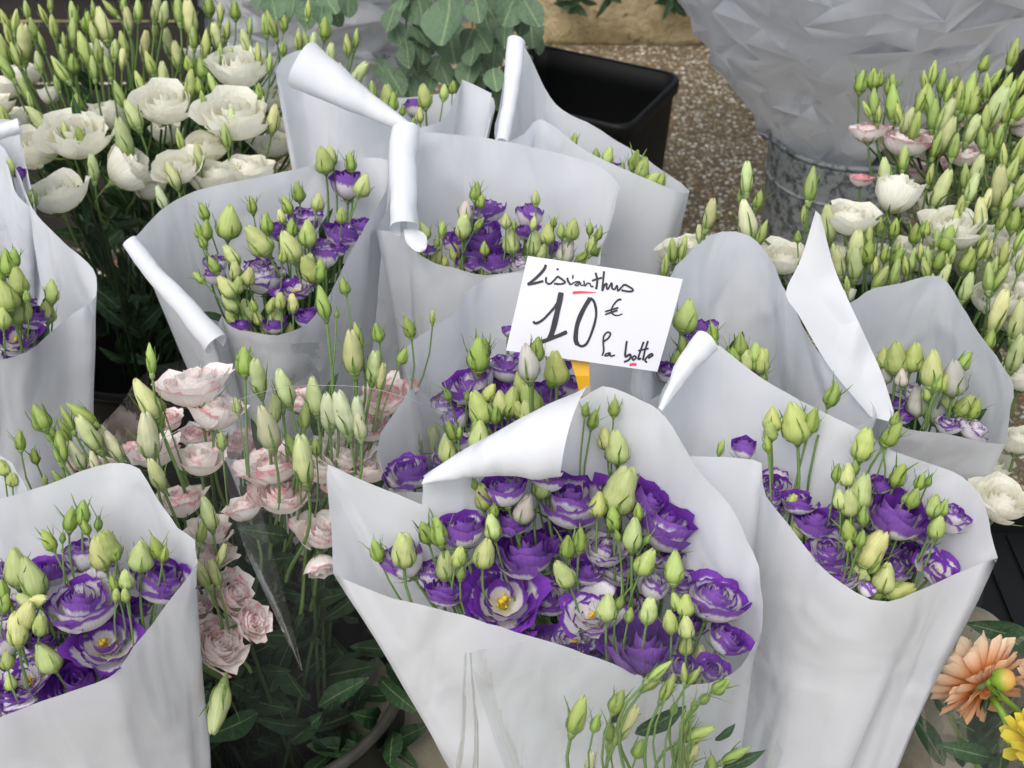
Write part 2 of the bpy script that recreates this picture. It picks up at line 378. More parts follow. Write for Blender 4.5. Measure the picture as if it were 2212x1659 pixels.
class Bud: pass
def make_bud(seed, rmax, peak, blunt, twist, amp, whisk, sep_len, sepw):
    rnd = random.Random(seed); b = Bud(); b.r = rmax
    nv, nu = 13, 15
    V, Fc, UV = [], [], []
    bend = rnd.uniform(-.10, .10)
    def prof(t): 
        x = t**peak
        return rmax*max(.0, sin(pi*min(1, x)))**.80*(1-.16*t) + (blunt*rmax*max(0, (t-.55)/.45)**.6 if t > .55 else 0)*(1 if t < .97 else .75)
    for j in range(nv+1):
        t = .015 + .985*j/nv
        for k in range(nu):
            th = 2*pi*k/nu
            rr = prof(t)*(1 + amp*cos(3*th + twist*t*6 + seed)*min(1, t*2.2)) 
            zz = t + (.035*sin(3*th+twist*6+seed) if j >= nv-1 else 0) - (.05 if j == nv else 0)*0
            V.append((rr*cos(th) + bend*t*t, rr*sin(th), zz)); UV.append((k/nu, t))
    for j in range(nv):
        for k in range(nu):
            k2 = (k+1) % nu; Fc.append((j*nu+k, j*nu+k2, (j+1)*nu+k2, (j+1)*nu+k))
    V.append((bend, 0, .93)); UV.append((.5, .9)); c = len(V)-1
    for k in range(nu): Fc.append((nv*nu+k, nv*nu+(k+1) % nu, c))
    b.body = mesh('bud', V, Fc, UV)
    V, Fc = tube_geo([Vector((0, 0, -.13)), Vector((0, 0, -.05)), Vector((0, 0, .02)), Vector((bend*.01, 0, .09))], lambda t: [.055, .09, rmax*.50, prof(.10)*1.04][round(t*3)], 9)
    UV = [(.5, .9)]*len(V)
    for s in range(5):
        ang = s*2*pi/5 + rnd.uniform(-.15, .15); n0 = len(V); L = sep_len*rnd.uniform(.85, 1.1); out = whisk*rnd.uniform(.4, 1.5); sw = rnd.uniform(-.5, .5)
        m = 8
        for j in range(m+1):
            t = j/m; z = .05 + L*t
            hug = prof(min(.95, z))*1.05 + .012
            rr = hug if t < .5 else hug + (t-.5)*out*1.1
            aa = ang + sw*max(0, t-.5)
            wd = sepw*(1-t)**.7*(.45+.55*min(1, t*4)) + .007
            for sgn in (-1, 1):
                V.append(Vector((rr*cos(aa) - sgn*wd*sin(aa) + bend*z*z, rr*sin(aa) + sgn*wd*cos(aa), z))); UV.append((.5+.5*sgn, t))
        for j in range(m): Fc.append((n0+2*j, n0+2*j+1, n0+2*j+3, n0+2*j+2))
    b.calyx = mesh('calyx', V, Fc, UV); b.calyx.materials.append(M['calyx'])
    return b

BLOOMS = {}
for fam, kinds in (('purple', ('rose', 'rose', 'rose', 'open', 'open', 'cup', 'cup')), ('white', ('flat', 'flat', 'rose', 'cup')), ('pink', ('frill', 'frill', 'rose', 'pcup', 'pcup'))):
    for i, k in enumerate(kinds):
        b = make_bloom(hash((i, len(fam)*7, len(k))) % 9999 + i*31, k)
        for p in b.petals: p.materials.append(M[fam])
        BLOOMS.setdefault((fam, k), []).append(b)
BUDS = {
 'p': [make_bud(s, .36*k, pk, bl, 1.0, .085, .40, .66, .035) for s, k, pk, bl in ((1, 1, .62, .16), (2, .9, .66, .24), (3, 1.08, .58, .10), (4, .95, .62, .30), (21, 1.03, .56, .20), (22, .86, .70, .12))],
 'g': [make_bud(s, .31*k, pk, .06, .5, .045, wk, 1.0, .062) for s, k, pk, wk in ((5, 1, .68, .75), (6, .9, .72, 1.0), (7, 1.1, .62, .6), (23, .95, .66, 1.2))],
 's': [make_bud(s, .182*k, pk, bl, .9, .055, .35, .75, .036) for s, k, pk, bl in ((8, 1, .74, .10), (9, .88, .80, .06), (10, 1.12, .70, .16), (11, .95, .76, .22), (24, 1.2, .68, .1))],
 'e': [make_bud(s, .222*k, pk, bl, .9, .085, .35, .66, .028) for s, k, pk, bl in ((12, 1, .68, .26), (13, .88, .74, .34), (14, 1.1, .64, .18), (25, .95, .70, .40))],
 'k': [make_bud(s, .28, .75, .0, .2, .02, 1.5, 1.5, .055) for s in (15, 16)],
}
BUDCOL = {'p': (.57, .60, .25), 'm': (.46, .52, .16), 'g': (.31, .41, .075), 's': (.45, .52, .165), 'e': (.59, .61, .30), 'w': (.68, .67, .46), 'l': (.56, .49, .50), 'k': (.19, .29, .05), 'n': (.42, .52, .13)}
BUDSHAPE = {'p': 'p', 'm': 'p', 'g': 'g', 's': 's', 'e': 'e', 'w': 'e', 'l': 'p', 'k': 'k', 'n': 's'}

def leaf_mesh(rnd, wid, tip, curve, fold, nseg=8):
    V, Fc, UV = [], [], []
    for j in range(nseg+1):
        t = j/nseg; wd = wid*sin(pi*t**tip)**.85 + (.012 if t < .9 else 0)*(1-t)
        x = t; z = curve*t*t
        for u in (-1, -.5, 0, .5, 1): V.append((u*wd, x, z + abs(u)*wd*fold + .03*sin(t*9+u*2)*abs(u)*wd*6)); UV.append((.5+u/2, t))
    for j in range(nseg):
        for i in range(4): Fc.append((j*5+i, j*5+i+1, j*5+i+6, j*5+i+5))
    return mesh('leaf', V, Fc, UV)
LEAVES = [leaf_mesh(RND, RND.uniform(.13, .19), RND.uniform(.75, .9), RND.uniform(-.25, .15), RND.uniform(.2, .5)) for _ in range(6)]
for l in LEAVES: l.materials.append(M['leaf'])

# ------------------------------------------------------------------ builders for bouquets
class Bunch:
    """one bunch of flowers: paper or film round it, blooms, buds, leaves as its parts"""
    def __init__(s, name, label, cat, base, group, plane, root_z=.30, seed=1):
        s.base = base; s.root = thing(name, label, cat, base, group); s.plane = plane; s.bvh = None; s.rnd = random.Random(seed)
        s.aim = Vector((base.x, base.y, root_z)); s.pts = []
    def depth(s, px, py, dz, r):
        (y1, z1), (y2, z2) = s.plane
        t = max(-.3, min(1.3, (py-y1)/(y2-y1))); z = z1+(z2-z1)*t + dz
        d = ray(px, py); k = (z-CAM_H)/d.z; L = d.length
        if s.bvh:
            o = CO.copy(); dn = d.normalized(); acc = 0; hits = []
            for _ in range(6):
                h = s.bvh.ray_cast(o, dn)
                if h[0] is None: break
                acc = (h[0]-CO).length; hits.append(acc); o = h[0] + dn*.002
            if hits:
                k = min(k, (hits[-1]-r-.006)/L)
                if len(hits) > 1 and hits[-1]-hits[0] > .02: k = max(k, min((hits[0]+r*.8)/L, (hits[-1]-r*.6)/L))
                if r > 0:           # keep the whole head behind the near lip of the paper
                    rp = r/mpp(CO + d*k)
                    for ox, oy in ((0, .6), (0, .95), (-.7, .6), (.7, .6)):
                        d2 = ray(px+ox*rp, py+oy*rp); o = CO.copy(); dn2 = d2.normalized(); hh = []
                        for _ in range(4):
                            h = s.bvh.ray_cast(o, dn2)
                            if h[0] is None: break
                            hh.append((h[0]-CO).length); o = h[0] + dn2*.002
                        if len(hh) > 1 and hh[-1]-hh[0] > .02: k = max(k, min((hh[0]+r*.45)/d2.length, (hits[-1]-r*.5)/L))
        return CO + d*k
    def outside(s, p):
        """distance by which p lies before the near side of the paper (0 if inside)"""
        if not s.bvh: return 0
        dn = (p-CO).normalized(); o = CO.copy(); hits = []
        for _ in range(5):
            h = s.bvh.ray_cast(o, dn)
            if h[0] is None: break
            hits.append((h[0]-CO).length); o = h[0] + dn*.002
        L = (p-CO).length
        if not hits: return 9
        if len(hits) >= 2 and L < hits[0]+.004: return hits[0]-L+.004
        if L > hits[-1]: return 9
        return 0
    def lip(s, p, m, drop):
        d2 = (p - UP*drop - CO).normalized(); o = CO.copy(); hh = []
        for _ in range(4):
            h = s.bvh.ray_cast(o, d2)
            if h[0] is None: break
            hh.append((h[0]-CO).length); o = h[0] + d2*.002
        if len(hh) > 1 and hh[-1]-hh[0] > .015: return max(0, min(hh[0]+m, hh[-1]-m)-(p-CO).length)
        return 0
    def clamp(s, p, m=.004):
        """p moved along the line of sight to lie between the near and the far side of the paper"""
        if not s.bvh: return p
        dn = (p-CO).normalized(); o = CO.copy(); hits = []
        for _ in range(5):
            h = s.bvh.ray_cast(o, dn)
            if h[0] is None: break
            hits.append((h[0]-CO).length); o = h[0] + dn*.002
        if not hits: return p
        L = (p-CO).length; q = L
        if len(hits) >= 2 and q < hits[0]+m: q = hits[0]+m
        if q > hits[-1]-m: q = hits[-1]-m
        return p if q == L else CO + dn*q
    def press(s, o, M_world, wall=.006):
        """petals that would go through the paper are pressed against it"""
        if not s.bvh: return
        inv = M_world.inverted()
        for ch in [o] + [c for c in KIDS.get(o.name, [])]:
            if ch.data is None: continue
            me = ch.data; new = {}
            for i, v in enumerate(me.vertices):
                p = M_world @ v.co; q = s.clamp(p, wall)
                if (q-p).length > 1e-5: new[i] = inv @ q
            if new:
                m2 = me.copy(); ch.data = m2
                for i, c in new.items(): m2.vertices[i].co = c
                m2.update()
    def wrap(s, rim, rb=.035, seed=3, mat='paper', wr=1.0, name='paper_wrap', closed=True, bz=None, rows=22):
        P = [(r[3] if len(r) > 3 and isinstance(r[3], Vector) else atz(r[0], r[1], r[2])) if not isinstance(r, Vector) else r for r in rim]
        sharp = {i for i, r in enumerate(rim) if not isinstance(r, Vector) and len(r) > 3}
        R = crom(P, True, .012, sharp); n = len(R)
        B = s.base.copy(); 
        if bz is not None: B.z = bz
        cen = sum(R, Vector())/n
        L = [0]
        for i in range(n): L.append(L[-1] + (R[(i+1) % n]-R[i]).length)
        tot = L[-1]
        area = sum((R[i]-cen).x*(R[(i+1) % n]-cen).y - (R[i]-cen).y*(R[(i+1) % n]-cen).x for i in range(n)); sg = 1 if area > 0 else -1
        # turn of the foot that fits the rim best
        ca = sa = 0
        for i in range(n):
            d = R[i]-cen; az = math.atan2(d.y, d.x) - sg*2*pi*L[i]/tot; ca += cos(az)*d.length; sa += sin(az)*d.length
        a0 = math.atan2(sa, ca)
        V, Fc, UV = [], [], []
        cr = random.Random(seed); folds = [(cr.random(), cr.uniform(.006, .03), cr.uniform(-.009, .009)*wr) for _ in range(12)]
        for j in range(rows+1):
            v = j/rows; vv = v**1.1
            for i in range(n):
                f = L[i]/tot; a = a0 + sg*2*pi*f
                bp = B + Vector((cos(a)*rb, sin(a)*rb, 0))
                p = R[i].lerp(bp, vv)
                rad = (p - cen.lerp(B, vv)); rad.z = 0
                rn = rad.normalized() if rad.length > 1e-6 else Vector((0, 0, 0))
                env = sin(pi*min(1, v*1.02+.0))**.7 if 0 < v < 1 else 0
                q = Vector((cos(2*pi*f)*1.3, sin(2*pi*f)*1.3, v*1.2 + seed*7.3))
                d = .009*wr*noise.noise(q*1.6)*env + .0042*wr*noise.noise(q*4.2+Vector((3, 1, 2)))*env + .0025*wr*abs(noise.noise(q*6.5+Vector((1, 8, 2))))*env
                d += .0026*wr*noise.noise(q*6+Vector((9, 1, 2)))*(1-v)
                for (fk, fw, fa) in folds:
                    df = min(abs(f-fk), 1-abs(f-fk)); d += fa*max(0, 1-df/fw)*env
                V.append(p + rn*d); UV.append((f*tot*2, v*.7))
        for j in range(rows):
            for i in range(n):
                i2 = (i+1) % n; Fc.append((j*n+i, j*n+i2, (j+1)*n+i2, (j+1)*n+i))
        me = mesh('sheet', V, Fc, UV); part(name, me, M[mat], s.root)
        bv = BVHTree.FromPolygons(V, Fc)
        if name == 'paper_wrap': s.bvh = bv
        s.cen = cen
        if name == 'paper_wrap': s.aim = s.base.lerp(cen, .42)
        return bv
    def roll(s, a, b, r0, r1, turn=300, start=-150, name='rolled_edge', n=26, m=14, bulge=0.0, mat='paper', skew=0.0):
        """a sheet edge rolled up on itself: a (possibly conical) spiral tube from a to b, its closed side towards the viewer"""
        t = (b-a).normalized(); vw = ((a+b)/2-CO).normalized(); e1 = -(vw - t*vw.dot(t)).normalized(); e2 = t.cross(e1)
        V, Fc, UV = [], [], []
        for j in range(m+1):
            f = j/m; c = a.lerp(b, f); rr = r0+(r1-r0)*f
            for i in range(n+1):
                g = i/n; th = radians(start + turn*g); rad = rr*(1-.20*g)*(1+.10*noise.noise(Vector((f*3.1, g*1.5, r1*190+start)))) + .0016*noise.noise(Vector((f*7, g*4, r1*90)))
                rd = e1*cos(th) + e2*sin(th); V.append(c + rd*rad + e1*bulge*sin(pi*f) + t*(.004*noise.noise(Vector((g*2.5, r0*900, f*2)))*(1 if j in (0, m) else 0)) + e2*(.0022*sin(f*4+r0*700)) + t*(skew*rad*rd.dot(UP)*f)); UV.append((g, f))
        for j in range(m):
            for i in range(n): Fc.append((j*(n+1)+i, j*(n+1)+i+1, (j+1)*(n+1)+i+1, (j+1)*(n+1)+i))
        part(name, mesh('roll', V, Fc, UV), M[mat], s.root)
    def flap(s, A, B, bulge=.006, name='paper_flap', n=30, m=12, mat='paper'):
        """a sheet stretched between two edge lines"""
        def res(P):
            Q = crom(P, False, .006); L = [0]
            for i in range(len(Q)-1): L.append(L[-1]+(Q[i+1]-Q[i]).length)
            out = []; k = 0
            for i in range(n+1):
                x = L[-1]*i/n
                while k < len(L)-2 and L[k+1] < x: k += 1
                out.append(Q[k].lerp(Q[k+1], max(0, min(1, (x-L[k])/max(1e-6, L[k+1]-L[k])))))
            return out
        a, b = res(A), res(B); V, Fc, UV = [], [], []
        for i in range(n+1):
            for j in range(m+1):
                g = j/m; p = a[i].lerp(b[i], g); V.append(p - (p-CO).normalized()*bulge*sin(pi*g)); UV.append((g, i/n))
        for i in range(n):
            for j in range(m): Fc.append((i*(m+1)+j, i*(m+1)+j+1, (i+1)*(m+1)+j+1, (i+1)*(m+1)+j))
        part(name, mesh('flap', V, Fc, UV), M[mat], s.root)
    def bloom(s, px, py, d, fam='purple', kind='rose', f=.6, a=0, thr=None, dz=0, col=None):
        p = s.depth(px, py, dz, 0); r = d/2*mpp(p); p = s.depth(px, py, dz, r*.9)
        r = d/2*mpp(p)
        var = s.rnd.choice(BLOOMS[(fam, kind)]); sc = r/var.rad*1.08
        if kind in ('cup', 'pcup') : sc = r/max(var.rad, var.h*.62)
        if kind == 'rose': f *= .86
        ax = look_axis(f, a); Mx = axis_matrix(p - ax*(var.h*.52*sc), ax, s.rnd.uniform(0, 6.28), sc)
        o = part('bloom', var.base, None, s.root, Mx)
        th = thr if thr is not None else s.rnd.uniform(.51, .69)
        for me in var.petals:
            q = sub('petal', me, None, o); q.color = (th, .5, .5, 1)
        if var.heart: sub('stigma', var.heart, M['stamen'], o)
        s.press(o, Mx)
        s.stem(o, Mx, p - ax*(var.h*.52*sc + .3*sc), ax, .0017, .3)
        s.pts.append(p)
        return o
    def bud(s, px, py, ln, a=0, ty='p', f=None, dz=.028, stem=.32):
        f = s.rnd.uniform(.15, .55) if f is None else f
        ln *= s.rnd.uniform(.88, 1.10)
        sh = s.rnd.choice(BUDS[BUDSHAPE[ty]]); g = max(.5, sqrt(1-f*f))
        p = s.depth(px, py, dz, 0); L = ln*mpp(p)/g*.98
        p = s.depth(px, py, dz, L*.36); L = ln*mpp(p)/g*.98
        ax = look_axis(f, a + s.rnd.gauss(0, 8)); b = p - ax*L*.5
        if s.bvh:
            for _ in range(4):
                sh_ = 0
                for t, rr in ((-.1, .1), (.25, .34), (.6, .34), (1.0, .1)):
                    q = b + ax*L*t; c_ = s.clamp(q, L*rr + .003); dl = (c_-CO).length-(q-CO).length
                    if (dl > 0 and dl > sh_) or (dl < 0 and sh_ <= 0 and dl < sh_): sh_ = dl
                if sh_ >= 0: sh_ = max(sh_, max(s.lip(b - ax*L*.15, L*.15+.004, dr) for dr in (.008, .016, .026)))
                p = p + (p-CO).normalized()*sh_; b = p - ax*L*.5
        Mx = axis_matrix(b, ax, s.rnd.uniform(0, 6.28), L)
        o = part('bud', sh.body, M['bud'], s.root, Mx)
        c = BUDCOL[ty]; k = s.rnd.uniform(.74, 1.16); o.color = (c[0]*k*s.rnd.uniform(.86, 1.08), c[1]*k, c[2]*k, 1)
        sub('calyx', sh.calyx, None, o)
        s.press(o, Mx, .003)
        s.stem(o, Mx, b - ax*L*.10, ax, max(.0009, min(.0016, L*.05)), stem)
        s.pts.append(p)
        return o
    def stem(s, o, Mx, b, ax, r, frac):
        tgt = b.lerp(s.aim, frac) + Vector((s.rnd.uniform(-.01, .01), s.rnd.uniform(-.01, .01), 0))
        L = (tgt-b).length
        pts = bez(b, b - ax*L*.4, tgt + (b-s.aim).normalized()*L*.3, tgt, 8)
        pts = [s.clamp(p, .006) for p in pts]
        V, Fc = tube_geo(pts, lambda t: r*(.85+.45*t), 6, cap=False)
        sub('stem', mesh('stem', V, Fc), M['stem'], o, Mx.inverted())
    def leaf(s, p, d, ln, spin=0, mat=None):
        y = d.normalized(); q = Vector((0, 1, 0)).rotation_difference(y).to_matrix().to_4x4()
        part('leaf', s.rnd.choice(LEAVES), None, s.root, Matrix.Translation(p) @ q @ Matrix.Rotation(spin, 4, 'Y') @ Matrix.Scale(ln, 4))
    def fill(s, n, lo=.055, hi=.17, ln=(.035, .06), up=.6):
        for _ in range(int(n*3)):
            p = s.rnd.choice(s.pts); t = s.rnd.uniform(lo, hi)
            q = p + (s.aim-p).normalized()*t; c = s.aim + Vector((0, 0, q.z-s.aim.z))
            q = q.lerp(c, .12) + Vector((s.rnd.uniform(-.015, .015), s.rnd.uniform(-.01, .01), 0))
            d = (p-s.aim).normalized()*up + Vector((s.rnd.uniform(-.6, .6), s.rnd.uniform(-.5, .3), s.rnd.uniform(-.1, .4)))
            l_ = s.rnd.uniform(*ln)
            if s.bvh and any(s.outside(q + d.normalized()*l_*f) > 0 for f in (0, .2, .4, .6, .8, 1)): continue
            if s.bvh and any(s.lip(q + d.normalized()*l_*f, .004, .012) > 0 for f in (0, .5, 1)): continue
            if any((pp - (q + d.normalized()*l_*f)).length < .030 for pp in s.pts for f in (.35, .7, 1)): continue
            s.leaf(q, d, l_, s.rnd.uniform(-1, 1))
    def data(s, c, r, blooms='', buds='', fam='purple'):
        KK = {'r': 'rose', 'o': 'open', 'c': 'cup', 'f': 'frill', 'q': 'pcup', 'w': 'flat', 'd': 'rose', 'v': 'open'}
        for ln in blooms.split(';'):
            t = ln.split()
            if not t: continue
            x, y = tile(c, r, float(t[0]), float(t[1])); k = t[3]
            thr = float(t[6]) if len(t) > 6 else (.35 if k in 'dv' and fam == 'purple' else None)
            dz = float(t[7]) if len(t) > 7 else 0
            s.bloom(x, y, float(t[2])*.36, fam, KK[k], float(t[4]) if len(t) > 4 else .6, float(t[5]) if len(t) > 5 else 0, thr, dz)
        for ln in buds.split(';'):
            t = ln.split()
            if not t: continue
            x, y = tile(c, r, float(t[0]), float(t[1]))
            kw = {}
            if len(t) > 5: kw['dz'] = float(t[5])
            if len(t) > 6: kw['stem'] = float(t[6])
            s.bud(x, y, float(t[2])*.36, float(t[3]), t[4], **kw)
# ------------------------------------------------------------------ setting
M['pave'] = m_aggregate('pebble_pavement', 78, [(0, (.50, .42, .28)), (.25, (.32, .25, .15)), (.45, (.66, .59, .46)), (.64, (.19, .14, .085)), (.76, (.80, .75, .64)), (.94, (.46, .23, .10))], (.17, .13, .075), .007)
M['speck'] = m_aggregate('dark_speckled_concrete', 48, [(0, (.045, .038, .026)), (.3, (.03, .027, .02)), (.6, (.06, .05, .035)), (.72, (.33, .32, .28)), (.86, (.05, .042, .03)), (.95, (.45, .44, .40))], (.035, .03, .02), .003)
def m_kerb():
    T = NT('weathered_kerb_stone'); c = T.coord('Object')
    n = T.noise(c, 7, 6, .65); n2 = T.noise(c, 26, 5, .65, .5); n3 = T.noise(c, 90, 3)
    col = T.mix(T.step(n, .35, .68), (.30, .235, .12), (.58, .47, .285)); col = T.mix(T.step(n2, .56, .72), col, (.07, .058, .028))
    return T.bsdf(col, .85, .2, T.bump(T.math('ADD', n2, T.math('MULTIPLY', n3, .5)), .8, .012))
M['kerb'] = m_kerb()
def m_galv():
    T = NT('tarnished_galvanised_metal'); c = T.coord('Object')
    n = T.noise(c, 42, 8, .8, .2); n2 = T.noise(T.scaled(c, (90, 90, 40)), 1.0, 6, .75)
    col = T.mix(T.step(n, .43, .53), (.07, .08, .082), (.30, .325, .33)); col = T.mix(T.step(n2, .60, .74), col, (.42, .43, .42))
    return T.bsdf(col, .55, .5, T.bump(n, .3, .004), .1)
M['galv'] = m_galv()
M['stone'] = m_kerb.__call__() ; M['stone'].name = 'mossy_pot_stone'
def m_stone2():
    T = NT('stained_cast_stone'); c = T.coord('Object'); n = T.noise(c, 9, 6, .65, .4); n2 = T.noise(c, 60, 4)
    col = T.mix(T.step(n, .35, .7), (.20, .18, .125), (.36, .335, .27)); col = T.mix(T.step(n2, .66, .8), col, (.08, .07, .045))
    return T.bsdf(col, .8, .25, T.bump(n2, .4, .004))
M['stone'] = m_stone2()
M['soil'] = m_plain('dark_soil', (.030, .024, .014), .95, .1, .5, 18, bump=.8)

solo('pavement', mesh('ground', [(-40, -20, 0), (40, -20, 0), (40, 60, 0), (-40, 60, 0)], [(0, 1, 2, 3)], smooth=False), M['pave'], kind='structure')
# kerb: a course of rough stones at the back of the pavement, a bed of soil behind it
def rough_block(x0, x1, y0, y1, z0, z1, seed, amp=.010, nx=36, ny=10, nz=8):
    bm = bmesh.new(); bmesh.ops.create_cube(bm, size=1)
    bmesh.ops.bevel(bm, geom=bm.edges[:], offset=.06, segments=2, affect='EDGES')
    bmesh.ops.subdivide_edges(bm, edges=bm.edges[:], cuts=7, use_grid_fill=True)
    for v in bm.verts:
        p = Vector(((x0+x1)/2+v.co.x*(x1-x0), (y0+y1)/2+v.co.y*(y1-y0), (z0+z1)/2+v.co.z*(z1-z0)))
        q = p*9+Vector((seed, 0, 0)); d = Vector((noise.noise(q), noise.noise(q+Vector((5, 0, 0))), noise.noise(q+Vector((0, 7, 0)))))
        v.co = p + d*amp*(1.0 if p.z > z0+.02 else .1)
    me = bpy.data.meshes.new('block'); bm.to_mesh(me); bm.free(); me.polygons.foreach_set('use_smooth', [True]*len(me.polygons)); return me
ke = bpy.data.objects.new('kerb', None); COL.objects.link(ke); ke.location = (0, 3.6, 0); ke['kind'] = 'structure'
xs = [-3.2, -2.1, -1.05, -.02, 1.06, 2.1, 3.2]
for i in range(6): part('kerb_stone', rough_block(xs[i]+.006, xs[i+1]-.006, 3.47, 3.74, -.02, .19 + .008*(i % 2), i*3.1), M['kerb'], ke)
solo('soil_bed', mesh('soil', [(-8, 3.73, .14), (8, 3.73, .14), (8, 14, .5), (-8, 14, .5)], [(0, 1, 2, 3)]), M['soil'], kind='structure')
pl = thing('planter', 'dark speckled concrete planter corner behind the pink flowers and the grey wrapped bouquet', 'planter', Vector((1.72, 3.05, 0)))
part('planter_wall', rough_block(1.27, 2.25, 2.85, 3.42, -.02, .62, 44, .004), M['speck'], pl)
sh = thing('shrub', 'dark leafy shrub hanging over the top of the stone kerb', 'shrub', Vector((.55, 3.95, .15)))
V, Fc = [], []
for k in range(9):
    a = k*.7; tube_geo([Vector((.55+.08*cos(a), 3.95+.08*sin(a), .14)), Vector((.55+.5*cos(a), 3.92+.16*sin(a), .34)), Vector((.55+.8*cos(a), 3.88+.2*sin(a), .40))], .006, 5, V, Fc)
part('branch', mesh('branches', V, Fc), M['stem'], sh)
for k in range(130):
    p = Vector((RND.uniform(-.25, 1.35), RND.uniform(3.75, 4.1), RND.uniform(.2, .46)))
    o = part('leaf', RND.choice(LEAVES), None, sh, axis_matrix(p, Vector((RND.uniform(-1, 1), RND.uniform(-1, .2), RND.uniform(-.6, .6))), RND.uniform(0, 6), RND.uniform(.06, .10)))

# black rectangular flower bucket
def rect_bucket():
    zt = .405; R_ = atz(1507, 170, zt); BLc = atz(1178, 100, zt); F_ = atz(1330, 273, zt)
    ex = (BLc-R_); ey = (F_-R_); L = R_ + ex + ey
    cen = (R_+L)/2; hx = ex.length/2; hy = ey.length/2; ux = ex.normalized(); uy = (ey - ux*ey.dot(ux)).normalized()
    def ring(sx, sy, rad, z, n=6):
        out = []
        for cx, cy, a0 in ((1, 1, 0), (-1, 1, 90), (-1, -1, 180), (1, -1, 270)):
            for k in range(n+1):
                a = radians(a0+90*k/n); out.append(Vector((cen.x, cen.y, z)) + ux*(cx*(sx-rad)+rad*cos(a)) + uy*(cy*(sy-rad)+rad*sin(a)))
        return out
    def loft(rings):
        n = len(rings[0]); V = [v for r in rings for v in r]; Fc = []
        for i in range(len(rings)-1):
            for k in range(n): Fc.append((i*n+k, i*n+(k+1) % n, (i+1)*n+(k+1) % n, (i+1)*n+k))
        return V, Fc, n
    t = thing('flower_bucket', 'empty black rectangular plastic flower bucket standing on the pebble pavement', 'bucket', Vector((cen.x, cen.y, 0)))
    V, Fc, n = loft([ring(hx*.84, hy*.84, .03, .0), ring(hx*.85, hy*.85, .03, .006), ring(hx*.95, hy*.95, .035, zt-.05), ring(hx*.96, hy*.96, .035, zt-.012), ring(hx*.965, hy*.965, .035, zt-.001),
                     ring(hx*.94, hy*.94, .032, zt-.001), ring(hx*.93, hy*.93, .032, zt-.05), ring(hx*.82, hy*.82, .028, .012)])
    Fc.append(tuple(range(n))[::-1]); Fc.append(tuple(range(7*n, 8*n)))
    part('bucket_wall', mesh('rect', V, Fc), M['black'], t)
    V, Fc, n = loft([ring(hx*.962, hy*.962, .035, zt-.026), ring(hx*1.0, hy*1.0, .038, zt-.024), ring(hx*1.005, hy*1.005, .038, zt-.004), ring(hx*.99, hy*.99, .037, zt+.002), ring(hx*.95, hy*.95, .034, zt+.002)])
    part('rim', mesh('rectrim', V, Fc), M['black'], t)
rect_bucket()
def round_bucket(c, r, h, label, wall, rimm, group=None, taper=.80, rimr=.0065):
    t = thing('flower_bucket', label, 'bucket', Vector((c.x, c.y, 0)), group)
    cc = Vector((c.x, c.y, 0))
    part('bucket_wall', lathe('round', [(0.001, .004), (r*taper, .004), (r*(taper+.02), .02), (r*.975, h-.02), (r*.985, h), (r*.955, h), (r*.945, h-.03), (r*(taper-.02), .02), (.001, .016)], 64, cc), wall, t)
    part('rim', lathe('roundrim', [(r*.98 + rimr*cos(a), h + rimr*sin(a)) for a in [2*pi*k/10 for k in range(11)]], 72, cc), rimm, t)
    return t, cc
BK1 = atz(560, 1440, .35)
round_bucket(BK1, .168, .35, 'round black bucket with a scuffed grey rim holding the pink lisianthus', M['black'], M['rim'])
BK3 = atz(330, 712, .33)
round_bucket(BK3, .175, .33, 'round black bucket in the shade below the white lisianthus', M['black'], M['black'])
BK5 = atz(1880, 1215, .33)
round_bucket(atz(1872, 1222, .33), .135, .33, 'black bucket showing a bit of rim beside the tall right hand paper cone', M['black'], M['black'])
BKS = atz(1830, 287, .33); BKS.x += 0
tS, cS = round_bucket(BKS, .155, .33, 'tarnished galvanised metal bucket under the grey wrapped bouquet', M['galv'], M['galv'], taper=.86, rimr=.006)
for hz in (.245, .10): part('hoop', lathe('hoop', [((.155*(.86+.12*hz/.33)) + .004*cos(a), hz + .004*sin(a)) for a in [2*pi*k/8 for k in range(9)]], 64, cS), M['galv'], tS)

def stone_pot(c, r, h, label):
    t = thing('stone_pot', label, 'stone pot', Vector((c.x, c.y, 0))); cc = Vector((c.x, c.y, 0))
    part('pot_body', lathe('pot', [(.001, .0), (r*1.02, .0), (r*1.06, h*.06), (r*1.02, h*.16), (r*.86, h*.22), (r*.84, h*.30), (r*1.0, h*.34), (r*1.10, h*.44), (r*1.08, h*.52), (r*.93, h*.58), (r*.90, h*.66), (r*.96, h*.80), (r*.90, h*.95), (r*.80, h), (.001, h)], 48, cc), M['stone'], t)
stone_pot(atz(925, 1600, .16), .105, .25, 'stained round stone pot on the ground under the front bouquet')
stone_pot(atz(2098, 1362, .40), .048, .40, 'slender beige stone pot stand just above the orange dahlia')

